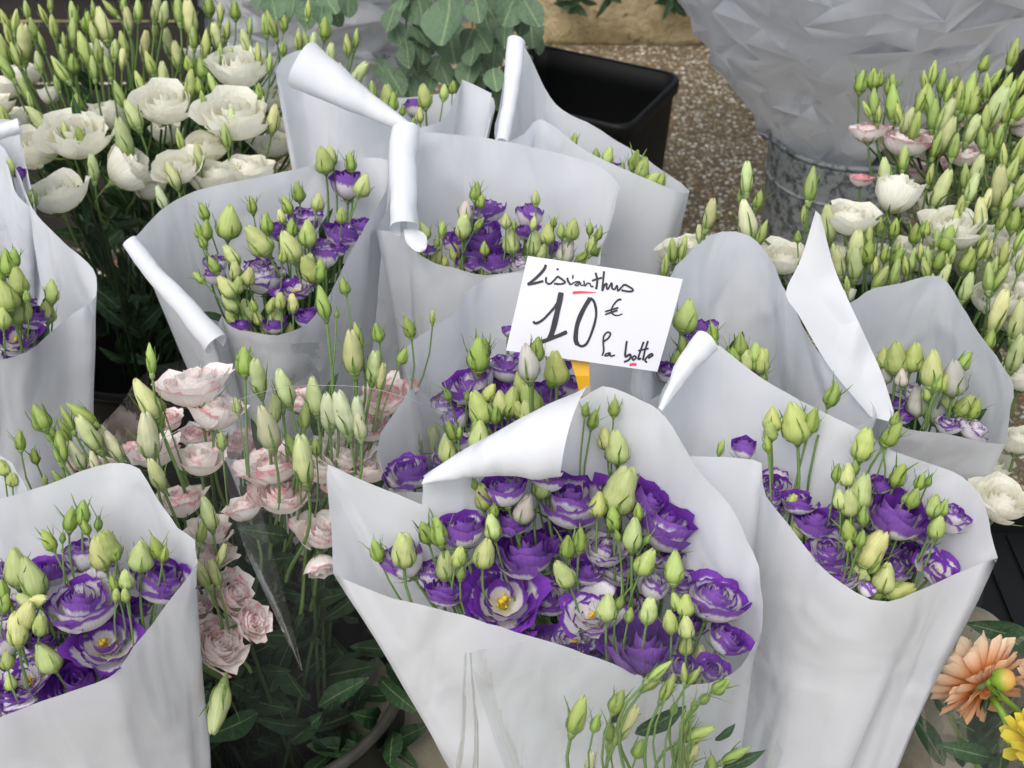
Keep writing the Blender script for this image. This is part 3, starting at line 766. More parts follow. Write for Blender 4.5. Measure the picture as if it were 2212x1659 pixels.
# dark slatted crate in the far corner
def crate():
    c = aty(-40, 60, 2.25); t = thing('crate', 'dark wooden crate with an orange strap behind the white lisianthus', 'crate', Vector((c.x, c.y+.15, 0)))
    def bx(name, x0, x1, y0, y1, z0, z1, m):
        V = [(x, y, z) for x in (x0, x1) for y in (y0, y1) for z in (z0, z1)]
        part(name, mesh('board', V, [(0, 1, 3, 2), (4, 6, 7, 5), (0, 4, 5, 1), (2, 3, 7, 6), (0, 2, 6, 4), (1, 5, 7, 3)], smooth=False), m, t)
    mdk = m_plain('dark_stained_wood', (.022, .016, .012), .7, .3, .5, 14, bump=.4)
    for k in range(5): bx('board', c.x-.35, c.x+.40, 2.25, 2.27, .06+k*.125, .06+k*.125+.112, mdk)
    for k in range(5): bx('board', c.x+.385, c.x+.405, 2.275, 2.60, .06+k*.125, .06+k*.125+.112, mdk)
    for xx in (c.x-.33, c.x+.36): bx('post', xx, xx+.022, 2.272, 2.292, 0, .70, mdk)
    bx('strap', c.x-.352, c.x+.407, 2.243, 2.2485, .605, .622, m_plain('orange_strap', (.30, .11, .03), .6, .3, .2, 20))
crate()

# litter on the pavement
for px, py, lab, col in ((1615, 255, 'tiny brown leaf scrap on the pavement near the black bucket corner', (.22, .12, .05)), (1560, 470, 'curled tan leaf scrap on the pavement below the black bucket', (.34, .22, .10))):
    p = atz(px, py, .004); o = solo('fallen_leaf', RND.choice(LEAVES).copy(), m_plain('dead_leaf', col, .7, .2, .3, 9), lab, 'leaf'); o.data.materials.pop(index=0)
    o.matrix_basis = Matrix.Translation(p) @ Matrix.Rotation(RND.uniform(0, 6), 4, 'Z') @ Matrix.Scale(RND.uniform(.030, .045), 4)

def tray():
    c = atz(2290, 1500, .05); t = thing('plastic_tray', 'shallow black plastic tray on the ground under the dahlias at the lower right', 'tray', Vector((c.x, c.y, 0)))
    x0, x1, y0, y1 = c.x-.14, c.x+.32, c.y-.22, c.y+.36
    def ring(e, z): return [Vector((x0-e, y0-e, z)), Vector((x1+e, y0-e, z)), Vector((x1+e, y1+e, z)), Vector((x0-e, y1+e, z))]
    V, Fc = [], []
    for e, z in ((-.01, .004), (0, .055), (.012, .058), (.012, .066), (-.006, .066), (-.012, .018)): V += ring(e, z)
    for i in range(5):
        for k in range(4): Fc.append((i*4+k, i*4+(k+1) % 4, i*4+4+(k+1) % 4, i*4+4+k))
    Fc += [(20, 21, 22, 23), (3, 2, 1, 0)]
    part('tray_body', mesh('tray', V, Fc, smooth=False), M['black'], t)
    for k in range(9):
        x = x0+.04+k*(x1-x0-.08)/8; V = [(xx, yy, zz) for xx in (x-.004, x+.004) for yy in (y0+.02, y1-.02) for zz in (.019, .024)]
        part('rib', mesh('rib', V, [(0, 1, 3, 2), (4, 6, 7, 5), (0, 4, 5, 1), (2, 3, 7, 6), (1, 5, 7, 3)], smooth=False), M['black'], t)
tray()

for k in range(34):          # shrub leaves hanging over the kerb
    p = aty(RND.uniform(1225, 1530), RND.uniform(-40, 16), RND.uniform(3.40, 3.46))
    part('leaf', RND.choice(LEAVES), None, sh, axis_matrix(p, Vector((RND.uniform(-.6, .6), -1, RND.uniform(-.3, .8))), RND.uniform(0, 6), RND.uniform(.05, .08)))
# ------------------------------------------------------------------ paper-wrapped bouquets of purple-edged lisianthus
GB = 'white paper bouquets of purple lisianthus'
def bq(label, px, py, plane, seed, root_z=.25, z=.03):
    return Bunch('bouquet', label, 'bouquet', atz(px, py, z), GB, plane, root_z, seed)

# A: front centre
b = bq('large front bouquet of open purple and white lisianthus with a folded flap at its back', 1400, 2230, ((1000, .715), (1400, .645)), 11)
b.wrap([(915,1042,.75,1),(1000,985,.765),(1110,925,.78),(1255,862,.79),(1300,836,.79),(1345,848,.79),(1385,868,.785),(1420,885,.78),(1500,1000,.76),(1590,1112,.735),(1640,1225,.70,1),(1648,1300,.68),(1645,1365,.655,1),(1600,1440,.64),(1530,1476,.635),(1460,1478,.635),(1390,1462,.64),(1290,1420,.645),(1180,1385,.65),(1080,1355,.655),(1000,1330,.66),(880,1300,.665),(800,1275,.67),(722,1240,.68,1),(716,1190,.695),(706,1003,.75,1),(800,1045,.745),(912,1090,.73,1)], seed=1)
b.roll(atz(916,1038,.757), atz(1236,938,.80), .004, .036, 235, -125, n=24, skew=.75)
b.data(1, 2, "1460 75 410 r .62 0 .46 .01; 1190 390 350 d .45 -5; 1050 650 500 o .86 0 .17 .012; 810 250 280 d .35 -10; 450 420 300 c .35 -32 .5; 1585 740 350 o .66 -18 .52; 1650 360 250 r .55 10 .62; 2020 230 370 r .5 20 .42; 1890 940 430 d .62 0 .2; 700 600 230 d .5; 1955 580 220 c .4 5 .6; 1450 1010 200 r .7 0 .5; 2130 1050 200 d .7; 1550 480 200 d .6; 1320 900 200 d .6 0 .3 -.03; 1750 560 200 d .6 0 .3 -.04; 2120 560 200 r .6 0 .5 -.02; 1330 650 250 r .6 0 .5 -.02; 620 500 230 c .5 0 .5 -.02; 1480 900 260 o .7 0 .5 -.02; 1720 470 240 r .6 0 .55 -.02; 1960 400 240 r .55 0 .5 -.02; 1100 180 240 d .5 0 .25 -.02; 1340 310 240 d .55 0 .25 -.03; 940 500 220 d .5 0 .25 -.03; 1560 1000 240 d .7 0 .25 -.02; 1780 700 240 r .6 0 .5 -.03; 2180 800 220 d .6 0 .3 -.02",
 "290 350 150 -20 g; 460 350 220 0 p; 590 240 160 -10 g; 665 240 190 -25 g; 700 440 230 -5 p; 790 390 140 10 m; 985 210 160 0 p; 997 110 100 0 g; 940 370 180 0 p; 930 30 140 0 m; 1180 100 190 0 l; 1440 330 150 0 g; 1515 290 150 0 g; 1415 490 170 -20 p; 1620 75 175 0 m; 1715 160 150 0 g; 1830 260 215 0 p; 1865 120 120 0 g; 1920 285 80 30 k; 1910 420 155 10 m; 2080 460 190 8 m; 1675 690 160 -5 p; 1750 665 100 10 k; 1810 740 110 0 g; 1925 710 160 5 p; 2060 780 140 0 m; 2095 660 120 -10 m; 2150 680 130 5 m; 2155 810 140 5 p; 2150 920 140 0 m; 2050 1000 190 -5 p; 2240 1000 180 -5 p; 830 765 120 -45 p; 1740 262 80 0 k; 800 490 90 10 k", 'purple')
b.data(2, 2, "345 650 350 r .45 15 .5 .01; 415 890 240 d .5 30; 340 1080 180 d .8; 60 420 200 r .6 0 .55 -.02", "", 'purple')
b.data(1, 1, "1060 1480 270 d .4 -15; 1320 1400 210 r .4 0 .4; 1900 1560 300 d .45 35", "1548 985 90 0 g .03 .5; 1595 1040 125 3 g .03 .5; 1720 970 130 5 g .03 .5; 1668 1155 150 -8 p; 1738 1205 220 5 p; 1755 1470 280 8 p; 1290 1430 160 10 p; 1110 1385 75 0 g; 1175 1385 85 0 g; 880 1430 75 -20 k; 1245 1180 70 0 k")
b.fill(55)

# B: front right
b = bq('front right bouquet in a tall smooth white cone with long bare bud stems', 1600, 2120, ((930, .735), (1290, .672)), 12)
b.wrap([(1420,884,.775),(1500,727,.80,1),(1556,748,.79,1),(1650,820,.78),(1760,880,.775),(1862,932,.765),(1934,975,.755),(2080,1030,.74),(2118,1070,.735),(2137,1125,.725),(2155,1205,.70,1),(2060,1242,.685),(2000,1270,.68),(1950,1292,.675),(1880,1294,.675),(1790,1238,.685),(1700,1130,.705),(1645,1045,.72),(1643,1000,.73),(1600,990,.735),(1480,985,.745,1),(1450,940,.76)], seed=2, rb=.045)
b.roll(atz(1421,884,.78), atz(1530,738,.812), .003, .0135, 300, -150)
b.data(2, 1, "530 1215 200 c .3 0 .35; 690 1470 220 r .62 -10 .5; 850 1545 190 d .5; 1345 1440 150 d .4 -10; 690 1590 170 r .6 0 .5", "705 1040 150 8 m; 690 1110 120 0 m; 670 1190 95 0 g; 845 1060 240 -6 m .03 .5; 940 1050 150 10 g .03 .5; 1065 890 165 6 g .03 .55; 395 1210 120 5 n; 1250 1190 210 10 m; 1425 1130 170 12 g; 1355 1170 70 -10 k; 1440 1040 100 20 g; 1090 1360 120 5 g; 1150 1370 150 0 p; 1200 1330 85 0 g; 1465 1370 150 14 g; 1590 1410 110 10 g; 1640 1410 80 10 k; 1550 1510 125 5 g; 1235 1470 225 15 p; 1110 1520 130 -5 p; 1170 1540 160 5 p; 1670 1560 140 0 m; 1250 1620 115 5 g; 1730 1570 115 5 g; 820 1540 125 15 m; 1500 1510 70 20 k")
b.data(2, 2, "1440 170 360 r .55 14 .33 .012; 960 190 240 d .45 5 .3; 1040 370 270 r .7 -8 .48; 1120 520 190 r .65 -5 .48; 1770 160 240 r .5 22 .55; 1690 480 310 o .6 32 .42; 1270 590 130 c .3 30 .55; 690 40 170 r .6 0 .52; 1300 560 200 d .7 0 .3 -.03; 1580 400 220 d .6 0 .3 -.02; 1200 300 240 r .6 0 .5 -.02; 1150 150 220 r .5 0 .5 -.02; 1420 470 240 r .6 0 .5 -.02; 1620 250 220 c .5 0 .5 -.02; 1380 320 220 d .6 0 .3 -.03", "860 220 175 14 p; 1160 235 140 0 g; 1235 280 100 10 g; 1160 320 85 0 g; 1300 340 250 20 p; 1200 480 170 25 p; 1380 510 200 8 p; 1470 590 170 55 m; 1320 450 110 20 g; 1690 210 130 12 m; 1340 600 110 40 m; 1250 500 110 0 m")
b.fill(45)

# C: behind B
b = bq('half hidden bouquet with a tall tongue of paper right of the price card', 1540, 1640, ((690, .755), (860, .70)), 13)
b.wrap([(1395,800,.775),(1420,700,.787),(1450,592,.80),(1500,535,.805),(1560,500,.81),(1620,510,.805),(1665,560,.795),(1700,637,.785),(1790,790,.755),(1887,873,.735),(1893,900,.73,1),(1830,925,.725),(1700,900,.72),(1550,850,.725),(1430,850,.735),(1390,870,.74)], seed=3)
b.flap([atz(1366,790,.775), atz(1360,850,.735), atz(1345,920,.68)], [atz(1400,790,.775), atz(1393,860,.735), atz(1400,930,.68)], .004)
b.data(2, 1, "270 490 130 c .3 0 .35; 345 475 90 c .3 0 .3; 80 760 170 r .55 0 .5 .03; 240 560 150 r .5 0 .5; 560 760 150 d .5", "190 420 190 10 m; 345 520 120 5 g; 510 590 130 0 g; 470 660 110 -5 g; 550 680 160 -5 p; 640 690 150 10 m; 125 680 100 0 g; 655 790 80 0 k; 365 590 70 0 k; 600 640 110 5 m; 160 600 130 0 g; 440 640 80 -10 k")
b.fill(14)

# D: right, buds only in view
b = bq('bouquet of mostly closed pale buds in a wide paper cone at the right', 1830, 1500, ((780, .735), (940, .70)), 14)
b.wrap([(1762,455,.83,1),(1800,600,.775),(1835,655,.765),(1870,630,.77),(1950,610,.775),(2030,597,.775),(2100,700,.755),(2165,790,.74),(2191,835,.73,1),(2178,920,.715),(2175,961,.705,1),(2130,956,.705),(2040,937,.71),(1960,925,.715),(1935,915,.72,1),(1925,890,.73),(1900,810,.75),(1835,660,.795),(1800,580,.815),(1770,470,.835)], seed=4)
b.flap([aty(1762,455,.965), aty(1730,560,.952), aty(1697,637,.943), aty(1720,672,.935), aty(1790,790,.912), aty(1880,900,.882)], [aty(1773,465,.963), aty(1803,580,.947), aty(1838,660,.932), aty(1873,735,.917), aty(1908,815,.90), aty(1938,915,.876)], .003)
b.data(2, 1, "1910 1110 180 r .55 20 .7; 1480 1025 130 r .5 0 .3; 1450 950 90 d .5; 1750 1080 150 r .6 0 .6; 1530 880 140 r .5 0 .66", "1450 670 210 0 m; 1555 665 170 12 m; 1660 740 240 8 p; 1860 690 130 15 g; 1795 790 230 4 l; 1370 670 120 -5 m; 1690 960 230 8 l; 1570 930 200 -8 l; 1760 910 140 8 p; 1855 950 160 38 m; 1920 980 140 32 g; 1830 1050 150 38 m; 1380 760 140 -8 l; 1630 880 110 0 m; 1700 820 100 5 g; 1480 790 120 0 l; 1740 820 110 10 m")
b.fill(16)

# E: centre, under the card
b = bq('crowded bouquet directly under the handwritten price card', 1150, 1720, ((780, .735), (1060, .685)), 15)
b.wrap([(985,672,.77),(1000,640,.775),(1050,602,.78),(1130,588,.785),(1230,600,.785),(1330,650,.78),(1370,740,.77),(1360,850,.74),(1300,950,.715),(1200,1010,.70),(1000,1055,.69),(912,1062,.69),(850,1062,.69,1),(830,1020,.70),(813,985,.71,1),(816,955,.715),(852,890,.73),(885,842,.74),(880,800,.75),(868,768,.755),(900,730,.765)], seed=5)
b.data(1, 1, "850 840 300 r .58 -20 .5; 1080 730 250 r .45 0 .52; 1110 880 170 d .5; 1300 890 220 d .45 0 .25; 1440 860 220 c .38 5 .5; 1300 980 150 d .5; 500 1370 260 r .6 -10 .42; 770 1040 200 c .35 -15 .5; 820 1200 190 r .45 -10 .58; 1080 510 90 c .3 0 .3; 1420 720 100 d .4; 1000 1080 180 d .5 0 .3 -.03; 700 1290 180 r .6 0 .5 -.02; 960 1130 200 r .6 0 .5 -.02; 1180 1010 200 r .55 0 .5 -.02; 700 960 200 c .4 0 .5 -.02; 1000 800 200 d .5 0 .3 -.02; 860 1020 200 d .5 0 .3 -.02", "905 650 195 0 g; 940 620 140 5 g; 1205 705 215 -5 l .075; 1252 620 145 5 g .075; 1375 725 180 6 m .05; 1350 800 110 0 g; 970 880 120 10 m; 905 970 200 -25 m; 1035 950 165 0 p; 1095 940 170 5 m; 1010 1010 120 -5 g; 1160 840 180 -20 m; 1215 920 190 -20 m; 1205 1005 170 -10 p; 630 1130 130 -5 m; 610 1180 180 -20 m; 715 1220 195 0 p; 740 1110 130 -10 g; 790 1120 80 5 g; 915 1140 200 -15 p; 720 890 80 -10 k; 885 1080 90 0 g; 1150 980 120 0 m; 640 1240 120 -20 g; 840 900 70 0 k")
b.fill(40)

# F: back centre with the upright rolled edge
b = bq('bouquet with a straight upright rolled paper edge, behind the price card', 1010, 1330, ((420, .745), (590, .70)), 16)
b.wrap([(858,278,.785,1),(903,285,.79),(960,288,.79),(1060,300,.79),(1150,318,.79),(1300,362,.785),(1341,405,.78,1),(1320,480,.75),(1300,540,.735),(1297,572,.725,1),(1240,580,.72),(1130,585,.71),(1050,594,.705),(980,580,.71),(925,560,.71),(885,530,.715),(880,505,.72),(812,497,.725,1),(840,440,.74),(850,350,.765)], seed=6)
b.roll(atz(876,281,.80), atz(868,495,.745), .0185, .0170, 330, -165)
b.flap([atz(872,495,.742), atz(905,497,.742), atz(922,512,.740), atz(923,530,.737)], [atz(876,522,.735), atz(890,537,.733), atz(905,545,.732), atz(918,542,.733)], .004)
b.data(1, 0, "920 1440 290 r .8 0 .36; 760 1450 170 r .6 -10 .5; 960 1270 200 r .55 -8 .46; 1210 1300 210 c .38 10 .52; 1190 1390 140 d .5; 1000 1560 220 d .7; 870 1570 160 r .7 0 .4; 1330 1500 150 d .5; 1160 1590 140 r .6 0 .7; 510 1470 110 d .5; 610 1500 90 d .5; 1430 1480 130 c .4 10 .66; 1100 1500 150 d .5 0 .3 -.03; 1240 1570 120 r .6 0 .6 -.02", "890 1150 115 10 g; 920 1205 85 10 g; 820 1275 155 -5 l; 810 1355 135 0 p; 690 1375 110 5 g; 570 1380 120 -25 p; 655 1450 80 0 g; 910 1340 90 30 g; 1070 1325 100 0 p; 1245 1190 95 10 p; 1100 1445 140 0 p; 1240 1460 140 0 p; 1235 1340 90 0 p; 1320 1400 110 0 m; 1400 1385 95 5 m; 1470 1375 125 12 m; 1355 1330 70 0 g; 1575 1370 85 5 g; 1630 1400 95 30 g; 1590 1470 120 15 m; 1530 1540 90 60 g; 1620 1510 80 50 g; 655 1540 100 0 p; 765 1510 120 -5 m; 950 1590 140 5 p; 940 1490 80 0 g; 780 1600 110 0 p; 1290 1510 90 10 p; 560 1510 100 -45 p; 1120 1350 70 0 g; 1230 1510 80 0 g; 1430 1500 150 12 l; 700 1570 80 0 m")
b.fill(30)

# G: right of F, only a few buds show
b = bq('narrow white bouquet with a tall rolled point, in front of the empty black bucket', 1240, 1260, ((330, .735), (420, .72)), 17)
b.wrap([(1105,90,.845,1),(1127,94,.845),(1200,225,.785),(1285,274,.762),(1470,394,.725),(1489,412,.725,1),(1475,417,.74),(1430,400,.75),(1270,328,.77),(1165,258,.78),(1130,290,.775),(1097,306,.77,1),(1070,300,.775),(1085,200,.815)], seed=7)
b.roll(atz(1116,90,.855), atz(1083,310,.785), .0125, .0085, 320, -160)
b.data(1, 0, "1700 1010 110 r .5 0 .5 -.02; 1880 1070 100 r .5 0 .5 -.02", "1475 840 100 8 g; 1680 940 120 20 m; 1845 960 120 5 g; 1890 1010 130 30 m; 1610 925 65 0 g; 2000 1080 110 22 g; 1950 1070 90 45 m; 1770 1000 60 0 k; 1820 1000 60 -5 k; 1660 985 70 10 m")
b.fill(6)

# H: back left of F
b = bq('rear bouquet with a big rounded fold and one purple bloom in a V-shaped opening', 820, 1190, ((200, .775), (290, .755)), 18)
b.wrap([(595,155,.80,1),(610,125,.81),(650,108,.81),(690,112,.81),(760,165,.805),(830,222,.79),(890,272,.778,1),(905,276,.778),(950,262,.78),(1000,172,.803,1),(1063,202,.792,1),(1058,262,.775),(1060,207,.765),(960,203,.765),(820,212,.765),(700,182,.775),(630,152,.785)], seed=8)
b.roll(atz(652,150,.835), atz(890,278,.787), .034, .006, 205, -115)
b.data(1, 0, "520 650 160 c .35 0 .4", "580 580 125 4 m; 360 590 135 -8 m; 390 610 100 -5 g; 270 540 110 -10 n; 700 555 95 8 m; 750 520 75 10 g; 550 690 100 0 p; 515 740 70 0 g; 450 660 70 0 g")
b.fill(5)

# I: left of F with the long diagonal roll
b = bq('bouquet with a long diagonal rolled paper edge, left of the upright roll', 690, 1370, ((400, .74), (715, .68)), 19)
b.wrap([(290,515,.745,1),(345,455,.755),(420,413,.76),(560,383,.765),(700,352,.77),(800,340,.77),(838,345,.77,1),(836,400,.755),(770,520,.735),(705,645,.705),(660,700,.695),(600,723,.69),(540,716,.69),(490,700,.69),(478,682,.69),(462,738,.68,1),(400,660,.70),(340,580,.725)], seed=9)
b.roll(atz(283,522,.752), atz(462,748,.688), .010, .014, 320, -160)
b.data(0, 0, "2090 1110 240 c .42 5 .42; 1840 1330 210 r .5 0 .5; 2060 1410 220 r .5 20 .42; 1670 1390 150 d .5; 1290 1590 160 c .4 -15 .5; 1560 1610 180 r .6 0 .56; 1950 1540 200 c .4 0 .45; 2180 1370 160 r .5 20 .4", "1945 960 140 -10 m; 1990 930 130 5 p; 2100 970 120 5 g; 2180 1110 140 12 p; 1220 1270 115 -22 g; 1790 1150 120 -5 g; 1720 1230 120 -5 g; 1910 1210 110 5 p; 1690 1300 90 0 p; 1370 1330 185 0 m; 1510 1230 120 -12 g; 1600 1340 130 -12 g; 1240 1380 120 5 g; 1190 1390 100 -10 g; 1550 1440 185 -20 p; 1750 1370 130 0 g; 1845 1400 160 0 m; 1740 1480 180 -10 p; 1215 1450 80 -20 g; 1390 1530 140 -30 p; 1280 1590 110 -22 g; 1860 1610 160 0 m; 1920 1620 130 10 g; 2050 1290 90 5 m")
b.data(0, 1, "1580 210 240 r .58 0 .6; 1290 180 170 c .4 -30 .5; 1780 270 220 o .6 0 .4; 1930 30 200 c .4 0 .5; 1850 430 170 d .5; 1640 480 150 d .5; 2030 20 120 d .5; 1450 480 110 d .5", "1195 190 95 -42 g; 1410 150 120 0 p; 1490 180 120 5 p; 1360 245 145 -20 p; 1430 235 95 0 m; 1380 340 145 -28 p; 1390 440 110 -20 m; 1480 400 165 -12 p; 1520 360 80 0 g; 1625 355 110 0 m; 1680 330 100 5 m; 1755 345 120 8 p; 1550 430 100 0 m; 1660 420 160 0 p; 1740 505 90 0 m; 1500 500 95 0 p; 1700 60 90 0 g; 1860 100 110 5 m; 1590 500 90 0 p")
b.fill(34)

# J and the sliver behind it, left edge
b = bq('bouquet cut by the edge of the photo at middle left, above the front corner one', 90, 1420, ((500, .755), (780, .675)), 20)
b.wrap([(-150,220,.77),(0,312,.768),(75,455,.755),(140,525,.75),(200,580,.742),(208,612,.735,1),(207,640,.725),(140,690,.70),(60,760,.685),(0,778,.68),(-120,800,.68),(-250,600,.72)], seed=10, rb=.09)
b.data(0, 1, "100 560 300 o .8 0 .36; 190 430 190 d .5 20; 190 345 90 c .4 0 .5; -60 480 200 d .6", "105 210 170 4 m; 30 300 200 -5 m; 115 370 200 2 p; 310 275 160 4 m; 285 390 170 8 m; 20 430 130 0 m; 85 70 115 3 g; 40 100 160 0 g; -60 250 160 0 m; 160 300 80 0 g; -20 180 130 0 g")
b.fill(16)
b = bq('rear bouquet at the upper left edge, just a paper corner and one purple petal', 40, 1080, ((330, .755), (460, .735)), 21)
b.wrap([(-150,235,.78),(0,256,.79),(37,262,.79,1),(60,370,.765),(78,457,.745,1),(40,425,.758),(0,335,.775),(-150,310,.77)], seed=11)
b.roll(atz(-30,285,.80), atz(45,278,.80), .010, .010, 320, -160)
b.data(0, 0, "115 1045 110 c .4 0 .2", "190 1190 100 10 m; 60 1000 90 0 m")

# K: front left corner
b = bq('front corner bouquet of large purple blooms at the lower left with a straight paper edge', 452, 2200, ((1130, .70), (1480, .625)), 22)
b.wrap([(-200,1120,.73),(0,1076,.735),(100,1048,.74),(200,1010,.745),(268,998,.75),(300,1014,.75),(340,1075,.735),(385,1140,.72),(421,1167,.71,1),(423,1215,.70),(350,1320,.67),(290,1398,.65),(258,1440,.64),(235,1465,.635),(92,1512,.63),(0,1548,.625),(-150,1600,.62),(-300,1400,.66)], seed=12, rb=.012)
b.data(0, 2, "480 690 420 r .55 0 .5 .012; 960 540 340 r .5 20 .45; 290 490 240 d .4; 490 390 260 c .4 -5 .5; 630 460 220 c .4 20 .66; 620 910 440 o .7 10 .3; 470 1160 360 d .85 0 .2; 170 1130 280 o .8 -10 .46; 50 1240 220 d .7; 20 900 280 c .42 -20 .6; 240 900 230 d .6; 10 480 120 d .5; 50 1320 150 r .7 0 .7; 830 700 160 d .5 0 .3 -.03; 20 720 200 r .6 0 .5 -.03", "290 290 160 -15 g; 420 165 150 0 g; 495 130 180 5 g; 515 215 90 5 g; 590 190 90 5 k; 375 275 80 5 k; 650 320 190 -12 m; 590 370 190 -10 p; 95 460 250 0 p; 190 520 250 -8 p; 20 590 125 0 g; 30 670 120 5 g; 850 380 190 5 p; 940 335 140 0 g; 985 370 100 8 g; 755 520 120 0 p; 225 650 140 60 p; 150 740 220 18 p; 100 830 220 0 p; 250 800 130 20 m; 280 990 190 -30 p; 620 1020 120 -20 g; 60 1140 120 0 m; 700 370 90 5 g; 680 550 100 0 g; 750 620 90 0 m; 160 660 130 -60 p; 700 620 100 20 m; 40 1010 110 0 m", 'purple')
b.fill(34)
b = bq('sliver of a plain white paper cone at the left edge behind the corner bouquet', -60, 1800, ((1000, .72), (1070, .70)), 23)
b.wrap([(-160,960,.755),(0,985,.752),(40,1020,.745),(60,1062,.73,1),(20,1074,.728),(-160,1090,.73)], seed=13)
b.data(0, 1, "", "70 1400 80 0 m; 20 1330 90 0 m")

# ------------------------------------------------------------------ price card
def sign():
    k = 1.098
    c = [atd(*p, k) for p in ((1140, 553), (1475, 603), (1420, 803), (1093, 757))]
    base = atd(1265, 905, 1.16)
    t = thing('price_card', 'white handwritten card reading Lisianthus 10 € la botte, underlined in red', 'price sign', base)
    nrm = -FW; V = []; nx, ny = 16, 10
    bow = lambda u, v: .0035*sin(pi*u) + .002*sin(pi*v+.4)
    def P(u, v, off=0): return c[0].lerp(c[1], u).lerp(c[3].lerp(c[2], u), v) + nrm*(bow(u, v)+off)
    Fc = []
    for lay in (0, -.0006):
        for j in range(ny+1):
            for i in range(nx+1): V.append(P(i/nx, j/ny, lay))
    N = (nx+1)*(ny+1)
    for j in range(ny):
        for i in range(nx):
            q = (j*(nx+1)+i, j*(nx+1)+i+1, (j+1)*(nx+1)+i+1, (j+1)*(nx+1)+i); Fc.append(q[::-1]); Fc.append(tuple(N+x for x in q))
    edge = [i for i in range(nx+1)] + [j*(nx+1)+nx for j in range(1, ny+1)] + [ny*(nx+1)+i for i in range(nx-1, -1, -1)] + [j*(nx+1) for j in range(ny-1, 0, -1)]
    for a, d in zip(edge, edge[1:]+edge[:1]): Fc.append((a, d, N+d, N+a))
    part('card', mesh('card', V, Fc, smooth=False), M['card'], t)
    # pixel of the photo view -> (u, v) on the card
    def uv(px, py):
        q = Vector((px, py)); c0, c1, c3 = Vector((1140, 553)), Vector((1475, 603)), Vector((1093, 757))
        e1, e2 = c1-c0, c3-c0; det = e1.x*e2.y-e1.y*e2.x; r = q-c0
        return ((r.x*e2.y-r.y*e2.x)/det, (e1.x*r.y-e1.y*r.x)/det)
    def stroke(nm, pts, w, mat='ink', w1=None, per=7):
        pp = [Vector(((1220+x*480/2212)*.8848, (610+y*480/2212)*.8848, 0)) for x, y in pts]
        q = crom(pp, False, 1.0); n = len(q); ww = w*480/2212*.8848*1.12; w2 = ww if w1 is None else w1*480/2212*.8848*1.12
        V, Fc = [], []
        for i, p in enumerate(q):
            t_ = (q[min(i+1, n-1)]-q[max(i-1, 0)]); t_ = t_.normalized() if t_.length > 0 else Vector((1, 0, 0)); s_ = Vector((-t_.y, t_.x, 0))
            hw = (ww+(w2-ww)*i/(n-1))*.5*(1+.05*sin(i*.13+w)); 
            if i in (0, n-1): hw *= .55
            for sg in (-1, 1):
                u_, v_ = uv(p.x+s_.x*hw*sg, p.y+s_.y*hw*sg); V.append(P(u_, v_, .0005+.00003*STK[0]))
        for i in range(n-1): Fc.append((2*i, 2*i+1, 2*i+3, 2*i+2))
        STK[0] = (STK[0]+1) % 9
        part(nm, mesh('stroke', V, Fc, smooth=False), M[mat], t)
    STK = [0]
    I = 'ink_stroke'
    stroke(I, [(520,170),(500,220),(440,290),(360,360),(315,392)], 30); stroke(I, [(312,395),(400,378),(492,355)], 25)
    stroke(I, [(522,310),(524,370),(560,388),(610,350),(648,305)], 20); stroke(I, [(645,300),(690,330),(735,372),(690,390),(610,385)], 20); stroke(I, [(655,212),(645,235)], 20)
    stroke(I, [(760,318),(765,350),(797,402)], 20); stroke(I, [(824,288),(818,332)], 15)
    stroke(I, [(800,398),(850,368),(898,366),(868,384),(846,402),(872,410),(906,378),(912,404),(948,404)], 13); stroke(I, [(944,352),(960,412),(985,382),(1010,385),(1030,420),(1056,418)], 15)
    stroke(I, [(1075,262),(1095,340),(1092,400),(1085,452)], 22); stroke(I, [(1035,355),(1150,318)], 20)
    stroke(I, [(1170,245),(1160,370),(1155,465),(1180,400),(1200,388),(1202,430),(1215,460)], 20); stroke(I, [(1215,455),(1258,382),(1265,440),(1290,452),(1318,410),(1330,468),(1375,420)], 18)
    stroke(I, [(1375,420),(1400,400),(1450,420),(1498,455),(1495,470),(1440,475),(1368,462)], 20)
    stroke('red_stroke', [(822,490),(900,484),(1085,488)], 30, 'red', 6)
    stroke(I, [(378,808),(405,830),(470,805),(560,720),(640,620),(685,500)], 25); stroke(I, [(692,485),(660,660),(600,920),(565,1015)], 56); stroke(I, [(455,1048),(560,1012),(660,975),(765,930)], 38)
    stroke(I, [(1022,548),(945,680),(885,830),(866,950),(868,1030),(890,1078)], 46); stroke(I, [(880,1070),(935,1094),(985,1072),(1058,900),(1090,750),(1080,640),(1052,575),(1020,548)], 25)
    stroke(I, [(1372,568),(1340,570),(1290,620),(1262,680),(1268,720),(1302,745),(1350,745),(1388,728)], 21, w1=12); stroke(I, [(1190,705),(1340,660)], 18); stroke(I, [(1190,738),(1332,690)], 18)
    stroke(I, [(1182,1045),(1240,1000),(1258,950),(1225,938),(1185,980),(1180,1060),(1188,1150),(1172,1205)], 18); stroke(I, [(1258,1168),(1212,1188),(1206,1206),(1240,1200),(1262,1172),(1265,1207),(1320,1198)], 16)
    stroke(I, [(1448,1038),(1440,1120),(1442,1215),(1490,1192),(1500,1222),(1470,1260),(1424,1276)], 22); stroke(I, [(1550,1202),(1518,1230),(1530,1256),(1560,1230),(1552,1204)], 18)
    stroke(I, [(1642,1048),(1610,1150),(1590,1245),(1622,1236)], 21); stroke(I, [(1690,1038),(1660,1150),(1642,1262)], 21); stroke(I, [(1580,1150),(1702,1125)], 18)
    stroke(I, [(1700,1238),(1752,1200),(1738,1186),(1690,1220),(1668,1262),(1692,1286)], 20)
    stroke('red_stroke', [(1490,1310),(1530,1305),(1572,1308)], 26, 'red')
    # flat yellow pick behind the card, pushed down among the flowers
    V = []; Fc = []
